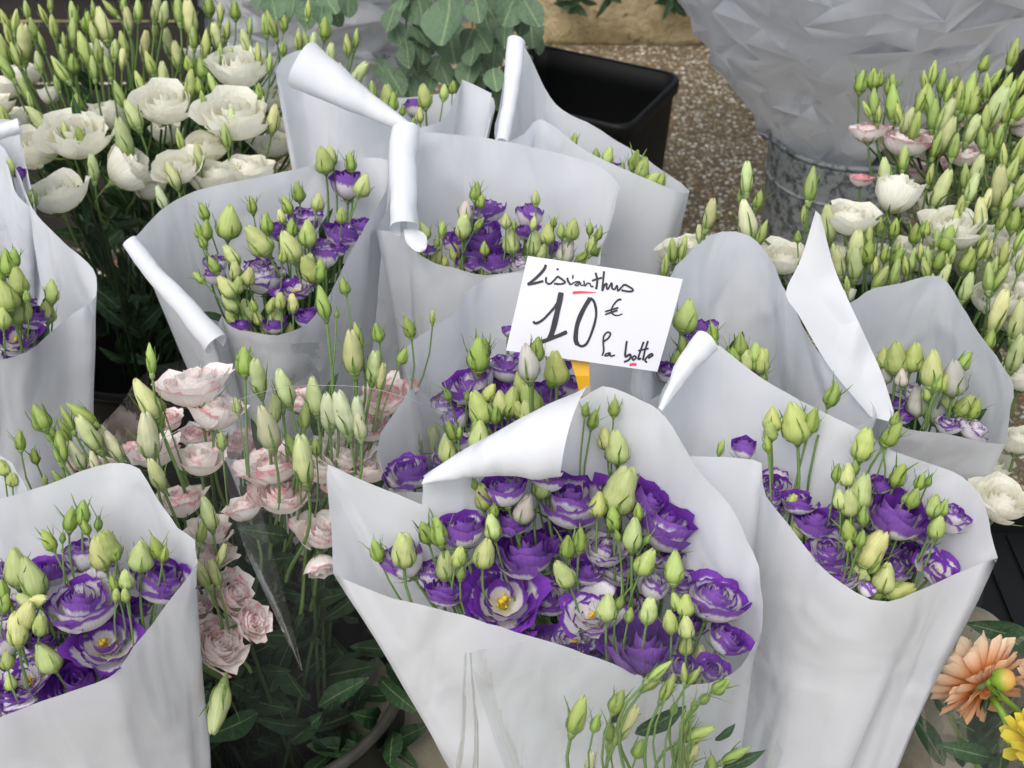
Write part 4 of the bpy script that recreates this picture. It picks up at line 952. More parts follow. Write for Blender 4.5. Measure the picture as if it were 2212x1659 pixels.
    for px, py, hw, kk in ((1250, 700, 20, 1.104), (1253, 780, 20, 1.104), (1258, 812, 15, 1.105), (1264, 850, 12, 1.112), (1270, 930, 12, 1.15)):
        for off in (0, .004):
            for sg in (-1, 1): V.append(atd(px+sg*hw, py, kk+off))
    for i in range(4):
        a = 4*i
        for q in ((0, 1, 5, 4), (2, 6, 7, 3), (0, 4, 6, 2), (1, 3, 7, 5)): Fc.append(tuple(a+x for x in q))
    part('card_holder', mesh('pick', V, Fc, smooth=False), M['yellow'], t)
sign()
# ------------------------------------------------------------------ loose bunches in clear film
M['filmhighlight'] = m_plain('film_edge_highlight', (.30, .31, .31), .25, .5)  # pale thread: highlight along the film's edge put in as colour
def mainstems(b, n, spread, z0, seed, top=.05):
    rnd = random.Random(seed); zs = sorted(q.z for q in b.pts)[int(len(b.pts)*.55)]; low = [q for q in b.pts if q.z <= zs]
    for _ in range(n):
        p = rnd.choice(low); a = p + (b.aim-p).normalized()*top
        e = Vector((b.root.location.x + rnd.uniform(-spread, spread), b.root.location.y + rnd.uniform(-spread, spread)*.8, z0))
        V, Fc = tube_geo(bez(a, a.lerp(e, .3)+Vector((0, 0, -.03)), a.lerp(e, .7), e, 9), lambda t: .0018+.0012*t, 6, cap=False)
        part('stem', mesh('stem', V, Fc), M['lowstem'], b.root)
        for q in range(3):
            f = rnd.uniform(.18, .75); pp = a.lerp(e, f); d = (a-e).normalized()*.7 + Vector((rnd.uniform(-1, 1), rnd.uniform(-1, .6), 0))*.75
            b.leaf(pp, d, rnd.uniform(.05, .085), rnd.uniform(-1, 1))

# white, upper left
b = Bunch('flower_bunch', 'big bunch of white lisianthus with many upright green buds at the upper left', 'flower bunch', Vector((BK3.x-.06, BK3.y+.12, .03)), 'white lisianthus in clear film', ((60, .745), (430, .675)), .30, 31)
b.data(0, 0, "1430 420 345 w .66 8 .5 .02; 990 635 325 w   .74 0 .5 .02; 1410 710 400 w .7 0 .5 .02; 460 830 375 w .74 0 .5 .02; 210 900 310 w .72; 340 1180 340 w .6 -10 .5 .02; 770 1010 340 c .3 55; 1075 1010 270 w .75 0 .5 .02; 1240 890 260 w .7; 1290 1070 290 r .6; 1500 1040 270 r .6; 680 690 260 r .4 0 .5 -.03; 1600 610 230 w .5 0 .5 -.03; 150 450 210 r .5 0 .5 -.04; 630 310 190 r .5 0 .5 -.04; 1640 880 240 w .5 0 .5 -.03; 300 570 150 c .4 0 .5 -.03; 40 520 200 r .5 0 .5 -.04; 1010 800 200 r .5 0 .5 -.05; 1180 330 180 c .4 0 .5 -.05; 900 1130 200 r .5 0 .5 -.03; 100 720 200 r .5 0 .5 -.04; -60 640 260 w .5; 1750 760 200 w .5 0 .5 -.04",
 "", 'white')
b.data(0, 0, "", "90 130 160 0 s; 140 260 200 0 e; 300 20 90 0 s; 260 90 120 -10 s; 320 160 140 5 s; 385 245 100 0 s; 440 85 150 5 s; 440 190 160 -5 s; 510 300 180 0 s; 620 150 210 -18 e; 665 55 130 -25 s; 770 120 140 0 e; 830 60 150 0 s; 935 50 160 5 e; 985 80 130 5 e; 1075 60 180 5 s; 1140 110 190 5 e; 1255 35 120 0 g; 1320 80 140 5 s; 1235 270 200 0 s; 1300 220 160 0 e; 1410 60 110 0 g; 1475 260 160 0 e; 1590 150 120 0 s; 1630 150 150 5 s; 1705 140 100 0 g; 1790 240 140 5 s; 1840 250 130 0 s; 1880 260 130 8 e; 1700 290 90 0 g; 2085 270 140 12 s; 2135 235 120 10 s; 1980 340 150 20 e; 2150 450 160 40 e; 2050 430 110 5 e; 30 400 160 -25 s; 20 300 150 -5 s; 230 370 130 0 e; 360 420 190 -25 s; 590 310 150 0 s; 560 410 150 0 s; 650 400 130 0 s; 740 260 140 0 s; 735 350 130 -5 e; 900 380 130 0 s; 980 450 170 0 e; 840 500 140 -20 s; 720 570 180 -15 s; 1140 510 180 0 s; 1215 410 120 0 g; 1280 510 140 0 s; 1190 510 90 0 g; 1215 600 110 0 s; 1130 380 90 0 g; 800 690 220 -22 e; 740 830 220 -18 e; 240 720 170 -18 e; 400 800 170 -12 s; 560 1010 170 5 e; 1080 840 140 0 s; 1190 930 160 -5 e; 1390 720 170 8 e; 1355 815 130 5 s; 1640 710 160 12 e; 1555 550 100 0 g; 460 620 100 -5 g; 150 540 130 -15 s; 180 600 110 -10 s; 1040 1050 180 -12 e; 970 1190 160 -15 w; 480 820 120 0 g; 20 690 130 -5 s; 440 380 100 0 g; 340 500 100 -10 s; 1010 260 170 0 e -.02; 1060 330 150 5 e -.02; 870 270 150 0 e -.03; 1320 330 130 0 s; 1390 330 120 0 s; 90 330 140 -5 s; 200 170 120 -5 s; 560 200 130 0 s; 690 300 120 0 s; 1550 330 140 5 s; 1620 380 120 0 s; 930 180 120 0 s -.02; 1160 230 130 0 s; 1500 160 110 0 s; 1850 60 110 5 s; 1950 170 110 5 g; 250 250 120 -8 s; 50 210 120 -8 s; 1360 180 130 2 s; 1120 10 120 0 s; 740 20 120 -5 s; 560 60 120 -5 s; 160 60 120 -10 s; 30 120 130 -10 s; 520 130 110 0 g; 380 330 130 -10 s")
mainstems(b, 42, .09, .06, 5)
b.fill(40, .11, .24, (.045, .075), .4)
b.leaf(atz(470, 395, .67)*1 if False else atz(168, 400, .70), Vector((.25, -.3, -1)), .062, .3); b.leaf(atz(325, 300, .70), Vector((.4, -.5, -.6)), .06, .4)
b.leaf(atz(172, 262, .725), Vector((0, -.2, .9)), .035, 0)
b.wrap([(-260,180,.66),(-100,20,.66),(150,-60,.70),(480,-40,.72),(700,120,.73),(735,300,.71),(715,395,.70),(560,430,.695),(300,470,.69),(60,490,.68),(-200,400,.66)], seed=31, rb=.10, mat='film', name='film_sleeve', wr=1.5, bz=.12)

# white, right side
b = Bunch('flower_bunch', 'loose bunch of white lisianthus with slender green buds at the right edge', 'flower bunch', Vector((BK5.x+.14, BK5.y+.30, .03)), 'white lisianthus in clear film', ((330, .735), (780, .665)), .25, 32)
b.data(2, 0, "1170 1320 300 w .5 4 .5 .03; 1440 1160 330 c .3 12 .5 .03; 1780 1380 360 w .6 0 .5 .02; 760 1560 280 w .6 -5; 190 1510 340 w .3 -12; 1110 1540 230 r .5; 1560 1530 270 r .5; 2150 1540 250 w .5; 2050 1430 230 w .5; 1330 1560 230 r .5 0 .5 -.03; 1900 1600 260 r .6 0 .5 -.03; 1650 1220 200 c .4 0 .5 -.04; 2150 1180 200 r .5 0 .5 -.04", "", 'white')
b.data(2, 1, "2120 170 190 w .55; 2050 330 300 w .55; 2190 250 230 w .5; 2170 1170 220 r .5; 2080 1540 340 w .62 10; 1130 290 170 c .35; 1400 190 200 r .5 0 .5 -.03; 1700 60 220 r .5 0 .5 -.03; 1960 80 220 w .5 0 .5 -.02; 2200 480 260 w .5 0 .5 -.02; 2190 800 240 w .5 0 .5 -.03; 2030 1330 200 w .55 0 .5 -.04; 1580 260 200 r .5 0 .5 -.04", "", 'white')
b.data(2, 0, "", "545 1070 210 -4 e .06 .2; 935 1110 230 -4 s .06 .2; 330 1290 200 4 e .05 .2; 550 1320 240 -10 w .05 .2; 620 1200 110 5 g .05; 640 1400 160 10 s .05; 505 1190 70 0 k; 895 1290 120 5 s; 265 1400 100 0 e; 165 1490 160 0 s; 60 1590 150 0 s; 855 1420 70 0 g; 1040 1340 210 -3 e; 1280 1430 170 4 s; 1200 1500 210 0 e; 1100 1580 180 0 e; 1435 1370 120 0 g; 1490 950 150 5 s; 1375 1040 190 -5 e; 1345 1350 100 0 g; 1720 1140 210 10 e; 1760 1430 140 4 g; 1620 1370 100 0 g; 1630 1560 150 0 s; 1690 1430 130 0 s; 1550 1540 120 0 s; 1380 1520 110 0 g; 1450 1490 120 0 s; 1900 1130 190 12 e; 1930 1020 180 10 e; 2060 1130 230 12 e; 2150 1320 160 12 g; 1950 1290 190 15 e; 2010 880 160 3 g; 2090 940 160 0 s; 2140 1020 160 5 s; 2190 1110 170 10 s; 1890 1540 120 5 s; 1960 1440 130 10 s; 2000 1500 120 10 s; 2110 1200 160 10 s; 2030 1600 130 15 s; 1830 1240 150 5 s; 1860 1060 150 8 s; 1560 1400 110 0 g; 1500 1600 120 0 s; 1750 1580 120 5 s; 2080 1320 150 10 s; 2190 1440 150 10 s; 1990 1200 150 8 e; 1650 1050 140 0 s; 1800 1330 130 5 s; 1320 1600 130 -5 s; 100 1500 150 0 s .03 .2; 2250 1250 160 10 s")
b.data(2, 1, "", "1080 60 150 -3 s; 1200 110 180 8 e; 1350 190 160 5 s; 1440 160 170 5 s; 1280 40 130 0 g; 1730 185 130 5 e; 1870 250 190 14 e; 1880 90 140 15 g; 2070 190 180 25 s; 2000 190 190 5 s; 2060 400 250 -4 e; 2180 450 260 2 e; 2170 650 240 5 e; 1620 130 130 0 s; 1540 90 120 0 s; 1700 90 120 0 g; 2090 50 160 12 s; 1780 60 130 5 s; 1960 30 130 10 s; 2200 90 160 15 s; 1660 220 110 0 s; 2010 560 130 5 g; 1590 40 110 0 s; 1150 230 110 0 s; 1460 60 120 0 g")
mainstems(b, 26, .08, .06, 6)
b.fill(30, .10, .2, (.045, .07), .4)
b.wrap([(1800,480,.72),(1900,420,.73),(2300,330,.73),(2500,500,.72),(2450,800,.68),(2250,700,.70),(2050,560,.745),(1880,500,.755),(1810,510,.745)], seed=32, rb=.08, mat='film', name='film_sleeve', wr=1.5, bz=.12)

# pink, centre left
b = Bunch('flower_bunch', 'pale pink edged lisianthus in a clear film sleeve, standing in the round black bucket', 'flower bunch', Vector((BK1.x-.01, BK1.y, .03)), 'pink lisianthus in clear film', ((800, .735), (1400, .545)), .22, 33)
b.data(0, 1, "1160 850 400 f .38 -8; 1290 1010 350 q .30 8; 930 1250 290 f .4 -15; 1200 1290 320 q .4 0; 1090 1540 320 q .3 -5; 1640 1330 350 f .45 -15; 1690 1500 340 f .55 0; 1470 1580 240 q .3 -20; 1950 1330 310 f .55 0; 1800 940 220 f .4 0 .5 -.03; 1930 1010 260 f .5 0 .5 -.04; 1420 1200 240 f .5 0 .5 -.05; 620 1330 150 f .5; 480 1320 130 f .5; 1560 1260 220 f .5 0 .5 -.06; 1010 1050 200 q .5 0 .5 -.05; 2080 1420 240 f .6; 800 1260 170 f .5 0 .5 -.03; 1880 1470 230 q .5 0 .5 -.03; 1180 1150 200 f .5 0 .5 -.06", "905 680 215 -6 n .05; 880 920 240 -16 e .04; 890 1140 280 0 w .04; 935 1370 215 -18 e .05; 970 950 80 0 k; 960 1050 115 5 g; 240 1030 165 -20 g .05; 120 1170 140 -5 g .04; 405 1040 180 -22 n .04; 490 1010 190 -45 n .04; 360 1210 190 -16 n .04; 530 1130 230 -32 e .04; 390 1110 170 -30 n; 620 1110 90 -10 g; 680 1200 210 -30 w; 205 1260 90 -10 g; 460 1260 160 -10 w; 560 1290 130 -20 w; 270 1410 90 -20 n; 350 1400 110 -20 n; 1470 690 170 0 g .05; 1545 790 235 0 e .05; 1705 850 235 -4 e .05; 1680 890 200 0 e; 1610 1090 280 -4 w .05; 1650 980 210 0 e; 1830 1020 190 0 n .03; 1880 900 245 0 e .03; 1970 1000 255 0 w .03; 2060 1010 270 6 w .03; 1815 1290 280 2 e .06; 1895 1210 110 0 g .04; 1750 1200 160 0 g; 2160 1080 200 0 w; 1940 340 220 -4 n .05 .6; 2065 240 110 3 g .05 .6; 2115 640 260 0 e .04; 2145 540 160 5 n .04; 2020 410 55 -10 k .05; 1420 960 110 0 g; 1330 1170 120 0 g; 300 1120 130 -15 g; 580 1200 180 -38 w", "pink")
b.data(1, 1, "350 920 300 f .6 -12; 230 1100 260 f .4 20; 100 1250 310 f .6 10; 250 1350 240 f .5; 60 1080 240 f .5 0 .5 -.04", "300 520 120 3 g .04; 275 730 225 10 e .03; 320 790 190 12 e; 490 490 115 -4 g .04; 630 430 85 8 n; 450 660 110 10 g; 180 1000 200 5 w; 60 980 190 0 e; 190 690 110 5 g", "pink")
b.data(0, 2, "1920 260 280 f .5 10; 1930 440 220 q .3 160; 1230 400 300 f .4 15; 1390 620 290 f .5 60; 1310 920 320 f .6 50; 1270 240 240 f .5 10; 1190 680 170 f .6 10; 1500 780 230 f .45 70; 1200 820 200 f .5 20", "1212 230 165 6 n .03; 1255 130 200 -20 e .03; 1290 490 180 -12 e .03; 1210 490 170 -16 e .03; 1310 1300 290 183 e .06 .1; 1330 380 140 10 e", 'pink')
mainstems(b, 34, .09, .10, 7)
b.fill(34, .10, .25, (.05, .08), .4)
_r = random.Random(3)
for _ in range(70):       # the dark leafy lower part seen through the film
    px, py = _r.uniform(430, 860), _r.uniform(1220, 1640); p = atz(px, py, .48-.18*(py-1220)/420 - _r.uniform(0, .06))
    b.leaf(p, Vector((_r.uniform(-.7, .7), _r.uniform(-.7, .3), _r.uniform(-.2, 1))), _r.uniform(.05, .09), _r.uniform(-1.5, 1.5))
b.wrap([(210,930,.74,1),(330,800,.76),(425,772,.775,1),(560,745,.775),(860,760,.775),(980,900,.755),(900,868,.80,1),(796,838,.81),(610,838,.815),(500,870,.80),(330,960,.775)], seed=33, rb=.125, mat='film2', name='film_sleeve', wr=1.6, bz=.30, rows=26)
b.flap([atz(426,772,.815), atz(470,960,.77), atz(520,1160,.70), atz(590,1320,.63), atz(650,1450,.56)], [atz(505,812,.815), atz(540,960,.775), atz(570,1120,.72), atz(618,1300,.645), atz(654,1448,.561)], .004, 'film_fold', mat='film3')

V, Fc = tube_geo(crom([atz(980,900,.756), atz(900,868,.801), atz(796,838,.811), atz(610,838,.816), atz(500,870,.801), atz(430,905,.79), atz(330,960,.776)], False, .01), .00025, 5)
part('film_edge_highlight', mesh('edge', V, Fc), M['filmhighlight'], b.root)

# pink behind, upper right
b = Bunch('flower_bunch', 'pink edged lisianthus with tall slender buds behind the white ones at the upper right', 'flower bunch', Vector((.98, 1.72, .03)), 'pink lisianthus in clear film', ((120, .80), (420, .715)), .25, 34)
b.data(2, 0, "1280 790 230 q .35 -5 .60 .012; 1480 860 285 f .42 8 .60 .012; 1230 1080 150 q .35 0 .36 .0; 1650 830 170 f .45 0 .60 .01; 1850 930 240 f .5 0 .62 .01; 2150 700 200 f .5 0 .58 .01; 2000 920 180 f .4 0 .5 -.02; 2200 780 150 f .5; 1560 1040 200 f .5 0 .5 -.03; 1760 1000 180 f .5 0 .5 -.04; 2080 760 170 f .5 0 .5 -.03", "1235 490 120 0 g; 1305 470 125 4 g; 1345 470 90 4 g; 1270 660 130 -10 n; 1310 620 160 0 n; 1340 690 110 5 n; 1420 510 120 5 g; 1430 620 195 -6 n; 1460 690 150 -6 n; 1510 720 130 0 e; 1665 440 150 10 n; 1620 490 130 -5 n; 1720 490 140 4 n; 1600 600 190 0 n; 1650 610 210 4 n; 1670 690 170 5 n; 1740 700 240 4 e; 1745 810 190 4 e; 1690 870 170 0 n; 1795 880 165 3 n; 1760 550 140 3 n; 1830 580 200 8 n; 1880 570 240 3 n; 1910 610 160 8 n; 1800 500 100 10 g; 1975 380 100 12 g; 2150 320 175 10 n; 1990 520 150 10 n; 2030 480 130 10 n; 2100 530 195 12 n; 2130 580 180 10 n; 2040 650 270 25 e; 1900 780 190 5 e; 2100 660 170 10 n; 2060 830 170 5 n; 2190 640 170 10 n; 1560 760 160 0 n; 1980 720 170 8 n; 2190 500 150 10 n; 2190 900 180 5 n; 1960 830 150 0 n", 'pink')
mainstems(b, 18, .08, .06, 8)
b.fill(14, .12, .2, (.045, .07), .4)
b.wrap([(1826,205,.80,1),(1900,170,.79),(2100,120,.79),(2350,120,.79),(2420,300,.76),(2250,330,.78),(2000,260,.82),(1900,230,.82),(1835,215,.815,1)], seed=34, rb=.06, mat='film2', name='film_sleeve', wr=1.3, bz=.12)

# closed buds in a clear sleeve, bottom centre
b = Bunch('flower_bunch', 'clear sleeve of long stemmed green buds leaning on the large front bouquet', 'flower bunch', aty(1420, 2350, .575), 'lisianthus buds in clear film', ((1400, .66), (1660, .585)), .20, 35)
def zq(py): 
    d = ray(1400, py); return CAM_H + d.z*(.605/d.y)
b.plane = ((1440, zq(1440)), (1650, zq(1650)))
b.data(1, 2, "", "1500 1340 260 10 n 0; 1610 1390 120 20 g 0; 1740 1260 160 0 g 0; 1790 1390 250 22 e 0; 1960 1120 210 38 n 0; 2040 1180 220 32 n 0; 1990 1080 190 35 n 0; 1575 1620 170 0 w 0; 2150 1380 160 8 n 0; 2190 1470 130 15 n 0; 2170 1590 230 10 e 0; 1870 1540 120 10 g 0; 2140 1090 130 15 n 0; 1690 1440 120 -5 k 0; 1700 1500 140 10 n 0; 2080 1300 90 20 k 0")
b.data(2, 2, "", "230 1110 160 22 n 0; 400 1170 125 52 g 0; 185 1380 150 5 n 0; 260 1450 220 58 n 0; 200 1590 240 22 e 0; 480 1580 200 45 n 0; 340 1640 120 0 g 0; 230 1280 80 10 k 0; 300 1240 100 35 k 0; 130 1540 130 10 n 0; 90 1180 150 20 n 0")
b.aim = aty(1500, 2300, .58)
for px, py, ln, dx, dz_ in ((1372, 1585, .050, .75, .75), (1330, 1560, .03, -.1, 1), (1560, 1660, .04, .7, .6), (1545, 1600, .025, .5, .8)):
    b.leaf(aty(px, py, .607), Vector((dx, -.15, dz_)), ln, .4)
b.wrap([aty(1012,1412,.615), aty(1100,1395,.64), aty(1300,1330,.648), aty(1480,1350,.645), aty(1640,1500,.640), aty(1690,1620,.62), aty(1600,1500,.575), aty(1400,1420,.560), aty(1200,1430,.562), aty(1060,1480,.580)], seed=35, rb=.05, mat='film2', name='film_sleeve', wr=1.0, rows=18)
b.roll(aty(1016, 1412, .612), aty(1002, 1700, .60), .003, .011, 300, -150, name='film_fold', mat='film3')

# ------------------------------------------------------------------ grey wrapped bouquet in the galvanised bucket
def grey_cone(name, label, cat, c, zt, z0, r0, slope, seed, amp, tilt=Vector((0, 0, 0)), ztop=None):
    t = thing(name, label, cat, Vector((c.x, c.y, .03)))
    rnd = random.Random(int(seed*10)+3); na, nz = 34, 22; bm = bmesh.new(); rows = []
    off = [[rnd.uniform(-1, 1) for _ in range(na)] for _ in range(nz+1)]
    for j in range(nz+1):
        row = []
        for k in range(na):
            f = (j + (rnd.uniform(-.30, .30) if 0 < j < nz else 0))/nz; z = z0 + (zt-z0)*max(0, f)**1.15
            a = 2*pi*(k + rnd.uniform(-.34, .34) + .5*(j % 2))/na; r = r0 + slope*max(0, z-z0)**.92
            pleat = .75*(1 if k % 2 else -1)*min(1, .5+f) 
            rr = r + amp*(.55*off[j][k]*(.45+.6*f) + pleat*(.14+.22*f) + amp*.9*noise.noise(Vector((cos(a)*2.2, sin(a)*2.2, z*5+seed)))/amp)
            row.append(bm.verts.new(Vector((c.x, c.y, z)) + tilt*(z-z0) + Vector((cos(a), sin(a), 0))*rr))
        rows.append(row)
    for j in range(nz):
        for k in range(na):
            p, q, u, v = rows[j][k], rows[j][(k+1) % na], rows[j+1][(k+1) % na], rows[j+1][k]
            if rnd.random() < .5: bm.faces.new((p, q, u)); bm.faces.new((p, u, v))
            else: bm.faces.new((p, q, v)); bm.faces.new((q, u, v))
    bmesh.ops.bevel(bm, geom=bm.edges[:], offset=.008, segments=3, affect='EDGES', clamp_overlap=True)
    me = bpy.data.meshes.new('greycone'); bm.to_mesh(me); bm.free(); me.polygons.foreach_set('use_smooth', [True]*len(me.polygons))
    part('paper_wrap', me, M['greypaper'], t)
    V, Fc = [], []
    rnd = random.Random(seed)
    for _ in range(14):
        a = rnd.uniform(0, 6.28); tube_geo([Vector((c.x+.03*cos(a), c.y+.03*sin(a), .04)), Vector((c.x+.05*cos(a), c.y+.05*sin(a), z0)), Vector((c.x+.12*cos(a), c.y+.12*sin(a), zt-.05)) + tilt*(zt-z0)], .004, 6, V, Fc)
    part('stem_bundle', mesh('stems', V, Fc), M['stem'], t)
    return t
grey_cone('grey_bouquet', 'big crumpled grey paper bouquet standing in the tarnished metal bucket', 'bouquet', BKS + Vector((-.035, .02, 0)), 1.12, .275, .072, .70, 5.0, .048, Vector((.03, -.02, 0)))

# ------------------------------------------------------------------ eucalyptus
ec = aty(640, 180, 2.02)
et = grey_cone('eucalyptus_bunch', 'eucalyptus branches with round grey green leaves hanging out of grey paper', 'eucalyptus', Vector((ec.x, 2.42, 0)), .74, .20, .07,   .50, 9.0, .05, Vector((.10, 0, 0)))
def round_leaf(rnd, asp):
    V, Fc, UV = [], [], []; nr, na = 4, 18
    V.append(Vector((0, .0, 0))); UV.append((.5, .5))
    cup = rnd.uniform(-.10, .2)
    for j in range(1, nr+1):
        f = j/nr
        for k in range(na):
            a = 2*pi*k/na; rr = f*.5*(1+.05*sin(2*a+1)+.06*cos(a*3))
            x = rr*cos(a)*asp; y = .46+rr*sin(a)*(1+.22*max(0, sin(a))**6); 
            if y < .06: y += .04
            V.append(Vector((x, y, cup*rr*rr*2 + .03*sin(3*a)*f*f + .10*abs(x)*f))); UV.append((.5+x, .5+rr*sin(a)))
    V[0] = Vector((0, .46, 0))
    for k in range(na): Fc.append((0, 1+k, 1+(k+1) % na))
    for j in range(nr-1):
        for k in range(na): Fc.append((1+j*na+k, 1+(j+1)*na+k, 1+(j+1)*na+(k+1) % na, 1+j*na+(k+1) % na))
    me = mesh('round_leaf', V, Fc, UV); me.materials.append(M['eucalyptus']); return me
RL = [round_leaf(RND, a) for a in (.95, .85, .78, 1.0)]
def euca():
    rnd = random.Random(12)
    def lf(px, py, d, yy, dirn=None, nr=None):
        p = aty(px, py, yy); L = d*mpp(p)
        a = radians(rnd.uniform(140, 220) if dirn is None else dirn)
        y = (UP*cos(a) + RT*sin(a) - FW*rnd.uniform(-.2, .35)).normalized(); n = (-FW + UP*rnd.uniform(-.5, 1.0) + RT*rnd.uniform(-.9, .9) if nr is None else nr)
        z = (n - y*n.dot(y)).normalized(); x = y.cross(z)
        Mx = Matrix((x, y, z)).transposed().to_4x4(); Mx.translation = p - y*L*.46
        part('leaf', rnd.choice(RL), None, et, Mx @ Matrix.Scale(L, 4))
    for x, y, d, a in ((720,110,300,190),(740,245,230,170),(420,205,140,160),(480,320,150,175),(575,310,130,180),(870,335,120,190),(960,150,150,160),(1090,60,180,200),(1220,70,170,150),(1225,205,150,175),(1000,330,140,185),(1000,470,140,170),(660,395,130,200),(850,425,190,190),(700,440,140,160),(400,480,170,150),(490,520,140,170),(1010,590,120,180),(900,60,150,170),(430,60,190,200),(560,60,170,170),(380,110,130,200),(940,250,130,150),(620,480,130,190),(780,520,140,170),(900,510,120,200),(560,200,150,150),(850,230,130,200),(1060,220,120,180),(330,420,120,140),(1160,150,110,190),(960,40,140,150),(470,430,140,200)):
        X, Y = tile(1, 0, x, y); lf(X, Y, d*.36*1.08, rnd.uniform(1.80, 1.90), a)
    for x, y, d, a in ((1640,30,150,170),(1850,80,170,190),(1930,100,140,175),(2010,80,150,160),(1760,30,140,190),(2090,20,150,180),(1980,20,150,150),(1900,20,150,200),(1720,90,110,180)):
        X, Y = tile(0, 0, x, y); lf(X, Y, d*.36, rnd.uniform(1.84, 1.92), a)
    for _ in range(75):
        X, Y = rnd.uniform(835, 1165), rnd.uniform(-90, 175)
        if (X-1000)**2/165**2 + (Y-20)**2/175**2 > 1.15: continue
        lf(X, Y, rnd.uniform(36, 58), rnd.uniform(1.90, 2.04))
    for _ in range(20): lf(rnd.uniform(560, 800), rnd.uniform(-90, 10), rnd.uniform(36, 58), rnd.uniform(1.90, 2.0))
    top = Vector((ec.x+.10, 1.98, .80))
    for pts in (((960, -120), (968, 20), (975, 100)), ((1000, -120), (1020, 60), (1015, 160), (990, 210)), ((1060, -120), (1120, 0), (1085, 130), (1075, 215)), ((900, -100), (880, 30), (872, 90)), ((1060, -100), (1140, 20), (1165, 90)), ((620, -100), (600, 5), (590, 25)), ((720, -100), (700, 10), (690, 40)), ((930, -90), (900, 120), (880, 190))):
        q = [top] + [aty(x, y, 1.91) for x, y in pts]
        V, Fc = tube_geo(crom(q, False, .02), .0016, 6); part('branch', mesh('branch', V, Fc), M['twig'], et)
M['twig'] = m_plain('pale_green_twig', (.26, .30, .18), .6, .3, .2, 20)
euca()
_s = thing('paper_scrap', 'small white folded paper scrap on the stone kerb by the eucalyptus', 'paper', Vector(aty(1090, 78, 2.2)) )

# ------------------------------------------------------------------ dahlias, lower right
M['dahlia'] = None
def m_dahlia(name, base, tip):
    T = NT(name); uv = T.sep(T.coord('UV')); oi = T.n('ShaderNodeObjectInfo')
    col = T.mix(T.step(uv[1], .15, .9), base, tip); oc = T.t.nodes.new('ShaderNodeSeparateColor'); T.t.links.new(oi.outputs['Color'], oc.inputs[0]); col = T.mix(T.math('MULTIPLY', oc.outputs[0], .6), col, base)
    hsv = T.n('ShaderNodeHueSaturation'); T.set(hsv.inputs['Color'], col); T.set(hsv.inputs['Value'], T.math('ADD', T.math('MULTIPLY', oi.outputs['Random'], .35), .82))
    st = T.n('ShaderNodeCombineXYZ'); T.set(st.inputs[0], T.math('MULTIPLY', uv[0], 16)); T.set(st.inputs[1], T.math('MULTIPLY', uv[1], 1.5))
    return T.bsdf(hsv.outputs[0], .5, .25, T.bump(T.noise(st.outputs[0], 1, 2), .3, .02), 0, .3, hsv.outputs[0])
M['dahlia'] = m_dahlia('apricot_dahlia_petal', (.78, .32, .09), (.92, .76, .56)); M['dahliay'] = m_dahlia('yellow_dahlia_petal', (.72, .55, .04), (.80, .70, .10))
def spoon(rnd, asp=.30):
    V, Fc, UV = [], [], []
    cu = rnd.uniform(.25, .55)
    for j in range(8):
        t = j/7; wd = asp*(.35+.65*sin(pi*min(1, t*.62+.05)))*(1 if t < .82 else sqrt(max(.02, 1-((t-.82)/.18)**2)))
        for u in (-1, -.5, 0, .5, 1): V.append((u*wd, t, cu*t*t*.5 + .5*u*u*wd)); UV.append((.5+u/2, t))
    for j in range(7):
        for i in range(4): Fc.append((j*5+i, j*5+i+1, j*5+i+6, j*5+i+5))
    return mesh('spoon', V, Fc, UV)
def dahlia_head(root, c, R, ax, mat, spoons, rnd, n=(9, 12, 15, 17, 16), label=None):
    Mh = axis_matrix(c, ax, rnd.uniform(0, 6), 1)
    V, Fc = tube_geo([Vector((0, 0, -.30*R)), Vector((0, 0, -.18*R)), Vector((0, 0, -.06*R)), Vector((0, 0, .12*R))], lambda t: [.06, .2, .30, .18][round(t*3)]*R, 14)
    UV = [(.5, .8)]*len(V)
    o = part('bloom', mesh('head', V, Fc, UV), M['calyx'], root, Mh, label)
    for ring, cnt in enumerate(n):
        el = radians(84 - 24*ring); 
        for k in range(cnt):
            a = 2*pi*(k+.5*(ring % 2))/cnt + rnd.uniform(-.1, .1); e = el + rnd.uniform(-.12, .12)
            d = Vector((cos(a)*cos(e), sin(a)*cos(e), sin(e))); L = R*(.55+.09*min(ring, 3) - (.10*(ring-3) if ring > 3 else 0))*rnd.uniform(.82, 1.12)
            side = Vector((-sin(a), cos(a), 0)); up = d.cross(side)*-1
            if up.dot(Vector((0, 0, 1))) < 0: up = -up; side = -side
            Mp = Matrix((side, d, up)).transposed().to_4x4(); Mp.translation = d*R*.22 + Vector((0, 0, .02*R))
            q = sub('petal', rnd.choice(spoons), None, o, Mp @ Matrix.Rotation(rnd.uniform(-.35, .35), 4, 'Y') @ Matrix.Scale(L, 4)); q.color = (max(0, (ring-2)/3.0) if len(n) > 5 else .1, 0, 0, 1)
    return o, Mh
